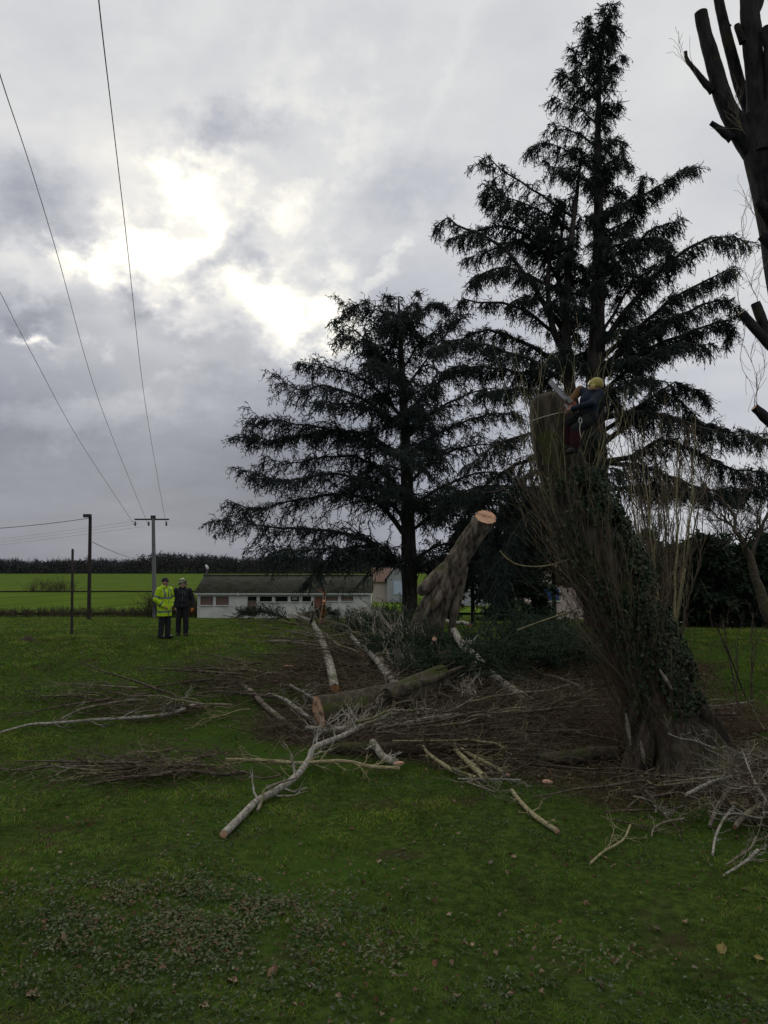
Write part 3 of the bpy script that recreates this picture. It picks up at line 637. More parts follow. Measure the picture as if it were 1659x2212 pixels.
h = gable_house('small_house', 'small pinkish house with brown tiled roof beside the cedar trunk', px(806, 110), px(838, 110), 110, 7, -6.2, pzv(1256, 110), 1.7, PINKW, TILE)
h2 = gable_house('garage', 'grey gabled garage with a pale blue door next to small house', px(836, 109), px(878, 109), 109, 9, -6.2, pzv(1251, 109), 1.9, GREYW, TILE, False)
Geo().box(((px(850, 109) + px(872, 109)) / 2, 108.95, (pzv(1284, 109) + pzv(1255, 109)) / 2), (px(872, 109) - px(850, 109), .12, pzv(1255, 109) - pzv(1284, 109))).build('garage_door', BLUED, h2, smooth=False)
h3 = gable_house('grey_barn', 'long pale grey building glimpsed behind the leaning cut trunk', px(985, 100), px(1130, 100), 100, 8, -6.2, pzv(1262, 100), 2.0, GREYW, m_plain('grey_roof', (.12, .12, .125), .9))
h4 = gable_house('pink_house', 'pale pink house with blue shuttered window behind the twiggy trunk', px(1165, 66), px(1262, 66), 66, 8, -5.4, pzv(1232, 66), 2.2, m_plain('pink_render', (.50, .41, .38), .9, .1), TILE)
w4 = Geo().box((px(1190, 66), 65.95, pzv(1284, 66)), (1.25, .1, 1.0)).build('window', BLUEW, h4, smooth=False)
Geo().box((px(1190, 66), 65.92, pzv(1284, 66) - .56), (1.5, .2, .1)).build('sill', TRIM, w4, smooth=False)

# ------------------------------------------------------------------ poles and wires
CONC = m_plain('weathered_concrete', (.16, .16, .165), .9, .2, 2.5, bmp=.01); WOODP = m_plain('tarred_wood_pole', (.035, .030, .027), .85, .3, 3); DARKM = m_plain('dark_metal', (.03, .03, .033), .5); CERAM = m_plain('brown_insulator', (.10, .06, .05), .3)
WIRE = m_plain('grey_wire', (.16, .165, .17), .5)
YP = 75.0
ptop = at(331, 1118, YP); pbot = on(at(335, 1300, YP)[0], YP, -.3)
py = thing('pylon', 'grey concrete power pylon with a single crossarm beside the field', 'pylon', pbot)
Geo().add(*tubes(np.array([[pbot, pbot * .5 + ptop * .5, ptop]]), np.array([[.24, .20, .16]]), 8)).build('pole', CONC, py)
arm_a, arm_b = at(291, 1122, YP), at(365, 1122, YP)
Geo().box((arm_a + arm_b) / 2, (np.linalg.norm(arm_b - arm_a), .16, .14)).box(ptop + [0, 0, .05], (.42, .3, .3)).build('crossarm', DARKM, py, smooth=False)
ends = [at(293, 1127, YP), at(322, 1127, YP), at(360, 1127, YP)]
for e in ends:
    Geo().add(*tubes(np.array([[e + [0, -.1, .02], e + [0, -.1, -.08], e + [0, -.1, -.2], e + [0, -.1, -.32], e + [0, -.1, -.42]]]), np.array([[.03, .11, .07, .11, .04]]), 8)).build('insulator', CERAM, py)
# the span runs back over the lawn to the next pylon behind the viewer
far = [np.array([-2.55 - d, -45., 7.6]) for d in (3.1, 1.55, 0)]
def wire(name, label, a, b, sag, r, m=60, mat_=WIRE, pull=None):
    s = np.linspace(0, 1, m)[:, None]; P = a * (1 - s) + b * s; P[:, 2] -= (4 * s * (1 - s))[:, 0] * sag
    if pull is not None: P += pull * (4 * s * (1 - s))
    return tag(Geo().add(*tubes(P[None], np.full((1, m), r), 5)).build(name, mat_, base=a), label, 'wire', 'overhead lines of the pylon' if name == 'power_line' else None)
def line_through(e, pts, label):
    """three points on the photographed line fixed at a constant height run: sag follows"""
    P = spline(np.array([e] + pts), 80)
    tag(Geo().add(*tubes(P[None], np.full((1, 80), .007) * (1 + 1.2 * (P[:, 1] / 75.))[None], 5)).build('power_line', WIRE, base=e), label, 'wire', 'overhead lines of the pylon')
e0, e1, e2 = [e + np.array([0, -.1, -.42]) for e in ends]
line_through(e0, [at(178, 962, 46), at(72, 770, 27.0), at(0, 631, 18.4), at(-90, 470, 13.2), at(-260, 130, 9.0)], 'lowest and leftmost of the three overhead power lines')
line_through(e1, [at(226, 900, 40), at(115, 520, 17.5), at(0, 162, 9.6), at(-50, -20, 7.6), at(-120, -330, 5.6)], 'middle one of the three overhead power lines')
line_through(e2, [at(318, 900, 42), at(268, 470, 16.0), at(213, 0, 8.1), at(205, -130, 7.0), at(185, -420, 5.3)], 'right hand overhead power line rising almost straight up')
lb = ground_at(192, 1339); lb[2] -= .2; YL = lb[1]; lt_ = at(195, 1116, YL)
lp = thing('lamp_pole', 'tall dark wooden pole with a small floodlight on top', 'pole', lb)
Geo().add(*tubes(np.array([[lb, lb * .5 + lt_ * .5, lt_]]), np.array([[.165, .15, .13]]), 10)).build('pole', WOODP, lp)
Geo().box(lt_ + [-.16, -.2, .06], (.62, .4, .26), .2).box(lt_ + [0, 0, -.05], (.12, .2, .3)).build('floodlight', DARKM, lp, smooth=False)
sb = ground_at(155, 1371); st = at(157, 1185, sb[1])
sp_ = np.array([[sb - [0, 0, .1], sb * .5 + st * .5, st - [0, 0, .04], st]]); tag(Geo().add(*tubes(sp_, np.array([[.046, .044, .042, .012]]), 8)).build('thin_post', WOODP, base=sb), 'thin dark wooden post standing alone on the lawn', 'post')
wire('telephone_cable', 'thin cable from the floodlight pole off to the left', at(194, 1119, YL), at(-260, 1148, YL - 6), .35, .03)
wire('telephone_cable', 'slack cable sloping from the floodlight pole down towards the pylon', at(200, 1171, YL), at(292, 1207, 110), .15, .03)
for i, (v0, v1, lbl) in enumerate(((1172, 1126, 'faint distant wire, topmost of those left of the pylon'), (1178, 1131, 'faint distant wire, middle one of those left of the pylon'), (1184, 1137, 'faint distant wire, lowest of those left of the pylon'))):
    wire('distant_wire', lbl, at(292 + 10 * i, v1, YP + .3), at(-300, v0 + 22, 240), .5, .012)['group'] = 'faint wires behind the poles'

# ------------------------------------------------------------------ cedars
def px_bough(path, y0, y1, r0, r1):
    """path of (u, v) from the trunk to the tip; depth runs from y0 to y1 along it; returns rows x,y,z,r"""
    n = len(path); out = []
    for i, (u, v) in enumerate(path):
        t = i / (n - 1); y = y0 + (y1 - y0) * t; out.append([*at(u, v, y), r0 + (r1 - r0) * t ** .8])
    return np.array(out)
def cedar(name, label, y, trunk, stems, boughs, fillers, needles, droop, shoot, side_len, seed, base_v, sec=2.6, ter=9.0, rise=0.0, twig=.6):
    """trunk (> bark), every bough a part, the needled sprays one crown part"""
    g = np.random.default_rng(seed); s = y / FPX
    base = at(*trunk[0][:2], y); base[2] = float(gz(base[0], y)) - .1
    t = thing(name, label, 'tree', base)
    rows = np.array([[*at(u, v, y), w * s / 2] for u, v, w in trunk]); rows[0, :3] = base
    V, F = log_geo(rows, 20, 70, .05, seed, .05, 6); T = Geo().add(V, F)
    for st_ in stems:
        rs = np.array([[*at(u, v, y + dy), w * s / 2] for u, v, w, dy in st_]); V, F = log_geo(rs, 14, 40, .05, seed + 1); T.add(V, F)
    T.build('trunk', B_CEDAR, t)
    lines = []
    for path, dy, w in boughs: lines.append(px_bough(path, y, y + dy, w * s / 2, .012))
    tz = rows[:, 2]
    for z0, az_, ln, up, w in fillers:
        x0 = np.interp(z0, tz, rows[:, 0]) if tz[-1] > tz[0] else rows[0, 0]
        d = np.array([math.cos(az_), math.sin(az_), 0]); q = np.linspace(0, 1, 5)[:, None]
        P = np.array([x0, y, z0]) + d * ln * q + np.array([0, 0, 1]) * (up * ln * np.sin(q * 2.2)) - np.array([0, 0, 1]) * droop * .12 * ln * q ** 2
        lines.append(np.concatenate([P, (w * s / 2) * (1 - q) + .012 * q], 1))
    for st_ in stems:            # short sprays all the way up the secondary stems
        rs = spline(np.array([[*at(u, v, y + dy), w * s / 2] for u, v, w, dy in st_]), 14)
        for k in range(4, 14):
            az_ = g.uniform(0, 6.283); ln = g.uniform(.8, 1.9) * (1.25 - k / 18); q = np.linspace(0, 1, 5)[:, None]
            lines.append(np.concatenate([rs[k, :3] + np.array([math.cos(az_), math.sin(az_), .25]) * ln * q - np.array([0, 0, .4]) * ln * q ** 2, .03 * (1 - q) + .01 * q], 1))
    crown = Geo()
    for bi, rows_ in enumerate(lines):
        L = np.linalg.norm(np.diff(rows_[:, :3], axis=0), axis=1).sum(); S = spline(rows_, max(8, int(L / .45)))
        S[1:, :3] += g.normal(size=(len(S) - 1, 3)) * .045 * np.linspace(.3, 1.3, len(S) - 1)[:, None]; S[:, 3] = np.maximum(S[:, 3], .012)
        if L > 1.6: Geo().add(*tubes(S[None, :, :3], S[None, :, 3], 6)).build('bough', B_CEDAR, t)
        else: crown.add(*tubes(S[None, :, :3], S[None, :, 3], 4))
        P, R = S[None, :, :3], S[None, :, 3]
        if L < 1.6 and g.random() < .22: continue
        vf = g.uniform(.55, 1.35); n2 = max(6, int(L * sec * 2 * vf)); sl_ = side_len * (.45 + .085 * min(L, 9)) * g.uniform(.72, 1.3); fl = unit(np.array([0, 0, 1.]) + g.normal(size=3) * .38)
        Q, QR = grow(P, R, n2, sl_, .95, (0, 0, rise - .25 * droop), .10, 1.0, 7, .05, .45, .3, curl=(0, 0, -.40 * droop), flat=fl, lt=.60, seed=int(g.integers(1e9)))
        crown.add(*tubes(Q, np.clip(QR, .012, .05), 3))
        X, XR = grow(Q, QR, int(ter), twig * 1.0, .8, (0, 0, -.75 * droop), .06, 1.02, 4, .13, .9, .5, curl=(0, 0, -.35 * droop), lt=.35, seed=int(g.integers(1e9)))
        crown.add(*tubes(X, np.full(XR.shape, shoot * .085) * np.array([.8, 1, .8, .2]) * g.uniform(.6, 1.3, (len(X), 1)), 3))
        Y_, YR = grow(P, R, int(L * 7), twig * .8, 1.1, (0, 0, .25 * rise - .1), .1, 1.0, 4, .12, .9, .5, lt=.3, seed=int(g.integers(1e9)))
        crown.add(*tubes(Y_, np.full(YR.shape, shoot * .085) * np.array([.8, 1, .8, .2]), 3))
        for LL, cnt in ((X, 3), (Y_, 3), (Q, 6)):
            A = np.repeat(np.arange(len(LL)), cnt); m = LL.shape[1]; f = g.uniform(.08, .999, len(A)) * (m - 1); i = f.astype(int); w = (f - i)[:, None]
            p = LL[A, i] * (1 - w) + LL[A, i + 1] * w; d = unit(LL[A, i + 1] - LL[A, i])
            D = unit(d * .8 + g.normal(size=d.shape) * .6 + np.array([0, 0, .25 * rise - .25 * droop]))
            crown.add(*cones(p, D, shoot * g.uniform(.6, 1.4, len(p)), shoot * g.uniform(.07, .13, len(p))))
    crown.build('crown', needles, t, smooth=False); return t

g_ = np.random.default_rng(77)
def fill(z0, z1, n, l0, l1, up, w, seed, front=True):
    g = np.random.default_rng(seed); out = []
    for i in range(n):
        q = (i + .5) / n; a = (math.pi / 2 if i % 2 else -math.pi / 2) + g.uniform(-.75, .75) * (2.2 if n > 40 else 1)
        out.append((z0 + (z1 - z0) * q + g.uniform(-.3, .3), a, (l0 + (l1 - l0) * q) * g.uniform(.8, 1.15) * (g.uniform(.15, 1.75) if n == 34 else 1), up, w * (1 - .6 * q)))
    return out
YA = 42.0
A_tr = [(887, 1350, 40), (885, 1290, 34), (884, 1220, 33), (881, 1120, 30), (878, 1000, 25), (873, 900, 20), (868, 810, 15), (865, 730, 10), (862, 670, 6), (861, 640, 2)]
A_b = [([(883, 1228), (830, 1190), (760, 1155), (680, 1143), (560, 1137), (468, 1120)], -1.5, 14), ([(882, 1236), (842, 1198), (785, 1178), (735, 1190), (690, 1225), (672, 1252)], -3.0, 13), ([(883, 1236), (825, 1205), (740, 1185), (640, 1190), (585, 1192)], -4.5, 11),
       ([(881, 1165), (820, 1090), (740, 1068), (640, 1080), (560, 1100), (507, 1092)], 1.0, 12), ([(881, 1130), (810, 1050), (720, 1025), (620, 1040), (530, 1018)], -2.0, 11), ([(880, 1075), (800, 1000), (720, 985), (640, 1000), (578, 988)], 3.0, 10),
       ([(877, 1000), (800, 960), (720, 930), (640, 915), (540, 903)], -1.0, 10), ([(877, 990), (780, 935), (690, 935), (590, 950), (513, 943)], 1.5, 10), ([(874, 930), (790, 865), (710, 835), (640, 842), (606, 815)], -1.5, 9), ([(872, 905), (800, 830), (720, 795), (640, 782)], 1.5, 8), ([(873, 920), (800, 880), (730, 870), (680, 868)], -3, 8),
       ([(869, 840), (820, 770), (770, 715), (722, 690)], -.8, 7), ([(868, 825), (800, 750), (735, 722)], 1, 6), ([(866, 760), (820, 705), (738, 655)], .5, 5), ([(864, 730), (835, 680), (800, 655), (752, 662)], -1, 4), ([(862, 690), (840, 660), (832, 636)], .2, 3), ([(862, 685), (890, 655), (905, 640)], .2, 3), ([(863, 720), (900, 680), (940, 655), (960, 662)], -.5, 4),
       ([(868, 850), (905, 800), (950, 735), (1000, 688)], 0, 8), ([(867, 800), (910, 740), (960, 700), (978, 690)], 1.5, 6), ([(872, 905), (930, 840), (1000, 800), (1080, 790)], 1.5, 9), ([(874, 950), (950, 880), (1040, 845), (1110, 850)], -1, 9), ([(876, 985), (960, 930), (1060, 895), (1135, 900)], 2, 10), ([(878, 1050), (950, 985), (1040, 960), (1110, 975)], -2, 9),
       ([(880, 1100), (960, 1050), (1050, 1020), (1120, 1040)], 1, 10), ([(881, 1150), (950, 1105), (1030, 1085), (1080, 1110)], -2, 9), ([(883, 1220), (930, 1185), (1000, 1170), (1060, 1195)], 1, 9), ([(884, 1245), (940, 1210), (1000, 1205), (1040, 1235)], -2, 8)]
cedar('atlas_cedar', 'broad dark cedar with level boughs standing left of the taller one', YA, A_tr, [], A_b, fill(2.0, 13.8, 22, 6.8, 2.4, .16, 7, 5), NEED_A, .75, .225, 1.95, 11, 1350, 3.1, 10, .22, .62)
YD = 32.0
D_tr = [(1292, 1345, 62), (1289, 1200, 54), (1287, 1050, 50), (1285, 900, 44), (1287, 800, 40), (1291, 650, 30), (1293, 480, 22), (1291, 330, 15), (1294, 200, 10), (1300, 100, 6), (1312, 45, 4), (1323, 10, 1.5)]
D_st = [[(1262, 960, 30, 0), (1238, 880, 28, -.2), (1225, 780, 24, -.3), (1224, 660, 18, -.4), (1234, 520, 13, -.3), (1246, 420, 9, -.2), (1256, 330, 5, 0)], [(1222, 770, 16, -.3), (1192, 700, 14, -.4), (1184, 600, 10, -.2), (1196, 500, 7, 0), (1200, 440, 3, 0)], [(1230, 700, 14, -.3), (1206, 610, 10, .4), (1214, 500, 6, .6), (1222, 430, 3, .6)]]
D_b = [([(1303, 85), (1316, 45), (1326, 4)], .1, 3), ([(1300, 100), (1285, 70), (1276, 58)], -.2, 3), ([(1312, 50), (1306, 28), (1308, 14)], .1, 3), ([(1292, 170), (1275, 100), (1262, 38)], 0, 5), ([(1302, 110), (1320, 80), (1332, 55)], 0, 4), ([(1296, 180), (1320, 140), (1342, 118)], .5, 5), ([(1293, 200), (1262, 165), (1236, 103)], .5, 4), ([(1292, 220), (1250, 190), (1206, 152)], -.5, 5), ([(1293, 230), (1315, 205), (1336, 175)], -.8, 4), ([(1292, 270), (1250, 235), (1192, 205)], .6, 5), ([(1294, 270), (1318, 240), (1336, 232)], 0, 4), ([(1292, 320), (1240, 285), (1182, 268)], -.6, 6), ([(1294, 330), (1330, 300), (1342, 312)], .5, 5),
       ([(1292, 380), (1240, 335), (1180, 308), (1136, 318)], .6, 6), ([(1294, 380), (1330, 345), (1366, 358)], -.5, 6), ([(1292, 410), (1235, 370), (1170, 350)], -1.5, 6), ([(1294, 430), (1330, 405), (1352, 415)], 1, 5),
       ([(1240, 470), (1180, 430), (1110, 385), (1060, 342), (1032, 350)], -.6, 8), ([(1235, 500), (1170, 455), (1100, 430), (1060, 395)], 1, 7), ([(1236, 520), (1160, 500), (1100, 450), (1062, 425), (1056, 398)], -1, 7),
       ([(1222, 720), (1165, 640), (1120, 575), (1070, 520), (1000, 490), (956, 470), (938, 500)], -.8, 16), ([(1226, 640), (1150, 520), (1080, 490), (1020, 505), (985, 515)], 1.4, 10), ([(1190, 620), (1110, 580), (1060, 585), (1020, 608)], -1.6, 9), ([(1200, 560), (1120, 520), (1060, 540), (1010, 555)], 1, 8),
       ([(1222, 740), (1130, 670), (1060, 655), (1000, 650), (985, 655)], -.6, 10), ([(1226, 800), (1150, 750), (1080, 720), (1035, 715), (1010, 738)], 1.2, 13), ([(1228, 830), (1150, 780), (1080, 755), (1000, 735), (930, 752)], -2.4, 13), ([(1230, 860), (1160, 815), (1090, 800), (1030, 790), (960, 800)], .5, 12), ([(1232, 880), (1150, 840), (1080, 840), (1040, 850)], -2, 10),
       ([(1300, 480), (1345, 440), (1400, 415), (1440, 392), (1504, 366)], -.6, 10), ([(1302, 505), (1350, 480), (1380, 450), (1400, 380)], .6, 6), ([(1300, 570), (1360, 530), (1420, 495), (1468, 478)], .8, 9), ([(1298, 540), (1370, 520), (1430, 515), (1460, 570)], -1.2, 8), ([(1298, 620), (1340, 590), (1380, 600), (1395, 620)], 1, 7),
       ([(1303, 740), (1370, 650), (1430, 580), (1500, 530), (1560, 508), (1608, 520)], -.8, 15), ([(1304, 770), (1400, 690), (1460, 640), (1540, 600), (1575, 575)], 1.2, 12), ([(1305, 790), (1400, 720), (1490, 670), (1560, 650), (1595, 662)], -1.5, 13), ([(1306, 810), (1410, 750), (1500, 715), (1575, 695), (1570, 740)], .8, 12), ([(1306, 845), (1380, 780), (1450, 750), (1530, 745)], -2.4, 11), ([(1306, 800), (1360, 730), (1420, 690), (1470, 700)], 2.5, 11), ([(1300, 720), (1350, 640), (1400, 580), (1440, 560)], 2, 9),
       ([(1304, 905), (1360, 890), (1420, 850), (1460, 825), (1535, 862)], -.5, 10), ([(1305, 930), (1380, 880), (1440, 850), (1500, 900), (1520, 940)], 1, 10), ([(1302, 998), (1370, 985), (1430, 950), (1500, 975), (1580, 1010), (1680, 1035)], -.6, 13), ([(1300, 960), (1380, 905), (1460, 905), (1560, 930), (1690, 960)], 1.2, 13), ([(1300, 900), (1400, 890), (1480, 910), (1580, 940), (1720, 935)], -2, 12), ([(1302, 1060), (1400, 1050), (1500, 1060), (1600, 1075)], 2, 10), ([(1302, 1000), (1400, 1010), (1500, 1050), (1590, 1060), (1700, 1050)], -2.2, 11),
       ([(1262, 960), (1190, 930), (1120, 945), (1060, 970), (1000, 1010)], -1, 12), ([(1265, 1000), (1180, 985), (1100, 1010), (1040, 1060), (1010, 1120)], .8, 12), ([(1268, 1060), (1180, 1050), (1100, 1090), (1060, 1180), (1052, 1260)], -1.5, 12), ([(1268, 1080), (1200, 1080), (1130, 1120), (1085, 1200), (1062, 1310)], -3, 11), ([(1268, 1120), (1200, 1110), (1140, 1170), (1120, 1250)], -.5, 10), ([(1268, 1100), (1170, 1060), (1060, 1050), (960, 1080), (940, 1120)], 1.5, 11), ([(1266, 1030), (1180, 1010), (1090, 1060), (1010, 1060), (960, 1040)], -2.5, 11)]
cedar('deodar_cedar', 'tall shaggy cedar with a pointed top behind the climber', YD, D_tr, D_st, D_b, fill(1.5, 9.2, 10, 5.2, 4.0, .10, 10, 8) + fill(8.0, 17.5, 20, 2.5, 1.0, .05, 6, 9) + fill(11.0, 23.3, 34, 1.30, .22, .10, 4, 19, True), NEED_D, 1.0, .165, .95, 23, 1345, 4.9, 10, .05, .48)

# ------------------------------------------------------------------ evergreen shrubs and bare trees at the right
def evergreen(name, label, x, y, h, w, seed, n=8000, shoot=.32, group=None, needles=None, cat='tree', clear=.06):
    g = np.random.default_rng(seed); b = on(x, y, -.05); t = thing(name, label, cat, b, group)
    P = np.array([b, b + [0, 0, h * .5], b + [0, 0, h * .97]]); Geo().add(*tubes(P[None], np.array([[h * .022, h * .015, .01]]), 7)).build('trunk', B_CEDAR, t)
    k = max(14, int(h * 7)); zz = np.linspace(clear, .97, k) * h; a = g.uniform(0, 6.283, k); prof = np.sin(np.clip((1 - zz / h) * 1.25 + .18, 0, 1.45)) * w * g.uniform(.7, 1.15, k)
    m = 6; s = np.linspace(0, 1, m)[None, :, None]; D = np.stack([np.cos(a), np.sin(a), .25 + 0 * a], 1)
    L = (b + np.stack([0 * zz, 0 * zz, zz], 1))[:, None] + D[:, None] * prof[:, None, None] * s - np.array([0, 0, 1]) * (prof * .35)[:, None, None] * s ** 2; R = np.full((k, m), .02) * np.linspace(1, .3, m)
    G = Geo().add(*tubes(L, R, 3)); Q, QR = grow(L, R, 12, w * .55, .9, (0, 0, -.1), .1, 1, 5, .06, .8, flat=(0, 0, 1), seed=seed + 1); G.add(*tubes(Q, np.maximum(QR, .006), 3))
    cnt = max(4, n // len(Q)); A = np.repeat(np.arange(len(Q)), cnt); f = g.uniform(0, .999, len(A)) * 4; i = f.astype(int); wq = (f - i)[:, None]; p = Q[A, i] * (1 - wq) + Q[A, i + 1] * wq
    G.add(*cones(p, unit(Q[A, i + 1] - Q[A, i]) + g.normal(size=p.shape) * .7 + [0, 0, -.2], shoot * g.uniform(.5, 1.3, len(p)), shoot * g.uniform(.12, .24, len(p))))
    G.build('crown', needles or NEED_G, t, smooth=False); return t
def X(u, y): return (u - 829.5) * y / FPX
for u, y, h, w, lb in ((1385, 40, 4.9, 1.7, 'dark evergreen right behind the ivy side of the pollard'), (1460, 43, 4.6, 2.2, 'dark evergreen second from the pollard in the right hand screen'), (1535, 39, 4.7, 2.0, 'dark bushy evergreen in the middle of the right hand screen'), (1600, 42, 4.4, 2.2, 'low dark evergreen near the right edge of the screen'), (1675, 38, 4.6, 2.2, 'dark evergreen cut off by the right picture edge')):
    evergreen('evergreen_tree', lb, X(u, y), y, h, w, 100 + int(u), 9000, .34, 'dark evergreen screen on the right')
for u, y, h, w, lb in ((960, 62, 3.6, 1.8, 'dark evergreen bush left of the grey barn behind the cut trunk'), (1095, 58, 3.4, 2.0, 'dark evergreen bush in front of the long grey building'), (1150, 46, 2.3, 1.2, 'low dark shrub left of the pink house')):
    evergreen('evergreen_bush', lb, X(u, y), y, h, w, 200 + int(u), 6000, .30, 'evergreen bushes before the houses', cat='bush')
for u, y, h, w, cl_, lb in ((1020, 47, 6.4, 2.3, .30, 'dark evergreen tree between the two cedars, its foliage starting high'), (1105, 46, 7.2, 2.6, .26, 'dark evergreen tree left of the pollard shoots, before the houses'), (1195, 49, 7.4, 2.8, .36, 'dark evergreen tree right above the blue shutter of the pink house')):
    evergreen('evergreen_tree', lb, X(u, y), y, h, w, 250 + int(u), 9000, .34, 'evergreens between the cedars', clear=cl_)
BG_TW = m_leafy('background_bare_twigs', (.040, .032, .028), (.075, .062, .052), 0, None, 1)
def bare_tree(name, label, x, y, h, seed, n0=6, spread=.5, r=.12, lean=(0, 0, 0), clear=.25, mt=None, group=None, mb=None, n2=9, n3=6, minr=.008):
    g = np.random.default_rng(seed); b = on(x, y, -.05); t = thing(name, label, 'tree', b, group)
    tr = np.array([[*(b), r], [*(b + np.array([0, 0, h * .25]) + np.array(lean) * .25), r * .8], [*(b + np.array([0, 0, h * .6]) + np.array(lean) * .6), r * .5], [*(b + np.array([0, 0, h]) + np.array(lean)), .01]])
    S = spline(tr, 16); S[1:, :3] += g.normal(size=(15, 3)) * r * .35; V, F = log_geo(S, 10, 24, .06, seed); Geo().add(V, F).build('trunk', mb or B_DARK, t)
    P, R = S[None, :, :3], S[None, :, 3]; Q, QR = grow(P, R, n0, h * .62, spread, (0, 0, .5), clear, .95, 8, .05, .65, .2, lt=.5, seed=seed + 1)
    G = Geo().add(*tubes(Q, np.maximum(QR, minr), 4)); Q2, R2 = grow(Q, QR, n2, h * .26, .65, (0, 0, .3), .15, 1, 6, .06, .7, .25, seed=seed + 2); G.add(*tubes(Q2, np.maximum(R2, minr), 3))
    Q3, R3 = grow(Q2, R2, n3, h * .11, .65, (0, 0, .2), .15, 1, 4, .08, .8, .4, seed=seed + 3); G.add(*tubes(Q3, np.maximum(R3, minr * .7), 3)); G.build('crown', mt or BG_TW, t, smooth=False); return t
bare_tree('bare_tree', 'pale leafless tree far back at the right edge', X(1645, 70), 70, 10.5, 301, 12, .6, .16, minr=.018)
bare_tree('bare_tree', 'leafless tree showing through below the level cedar boughs', X(1560, 62), 62, 9.5, 302, 12, .65, .15, minr=.016)
bare_tree('bare_tree', 'twiggy bare tree behind the dark evergreens, close to the pollard', X(1405, 55), 55, 9.8, 303, 14, .5, .14, minr=.014)
bare_tree('bare_tree', 'bare leafless bush behind the leaning cut trunk', X(965, 60), 60, 4.0, 304, 8, .7, .07, minr=.014)
t = bare_tree('leaning_tree', 'dark crooked trunk leaning in from the right edge', X(1672, 26), 26, 4.8, 305, 6, .9, .20, lean=(-1.7, 0, 0), clear=.5)
for u, v, h, lean, lb in ((1600, 1545, 2.1, -.35, 'thin dark sapling leaning left on the grass at right'), (1622, 1520, 2.0, .10, 'thin dark forked sapling upright on the grass at right')):
    p = ground_at(u, v); bare_tree('sapling', lb, p[0], p[1], h, 310 + int(u), 3, .45, .03, lean=(lean, 0, 0), n2=3, n3=2, minr=.004, group='saplings at the right', mb=B_DARK)

# coppiced clump of tall upright stems behind the pollard's right side
def coppice():
    b = ground_at(1438, 1452); g = np.random.default_rng(40); t = thing('coppiced_tree', 'clump of tall slender upright stems right of the ivy covered trunk', 'tree', b)
    n = 26; a = g.uniform(0, 6.283, n); d = np.stack([np.cos(a) * .22 + .03, np.sin(a) * .2, np.ones(n)], 1) * 1.0; d[:, :2] *= g.uniform(.2, 1.3, n)[:, None]; H = g.uniform(4.2, 6.9, n); m = 12; s = np.linspace(0, 1, m)[None, :, None]
    P = b + np.stack([np.cos(a), np.sin(a), 0 * a], 1)[:, None] * .16 + d[:, None] * H[:, None, None] * s + np.cumsum(g.normal(size=(n, m, 3)) * .035, 1) - np.array([0, 0, .15]); R = g.uniform(.014, .045, n)[:, None] * np.linspace(1, .2, m)
    for i in range(n): Geo().add(*tubes(P[i:i + 1], R[i:i + 1], 6)).build('stem', B_DARK if i % 3 else B_OLIVE, t)
    Q, QR = grow(P, R, 9, 1.0, .4, (0, 0, .6), .3, 1, 6, .05, .6, .3, seed=41); G = Geo().add(*tubes(Q, np.maximum(QR, .004), 3)); Q2, R2 = grow(Q, QR, 5, .45, .45, (0, 0, .5), .2, 1, 4, .06, .8, seed=42); G.add(*tubes(Q2, np.maximum(R2, .003), 3)); G.build('twigs', B_SHOOT, t, smooth=False)
coppice()

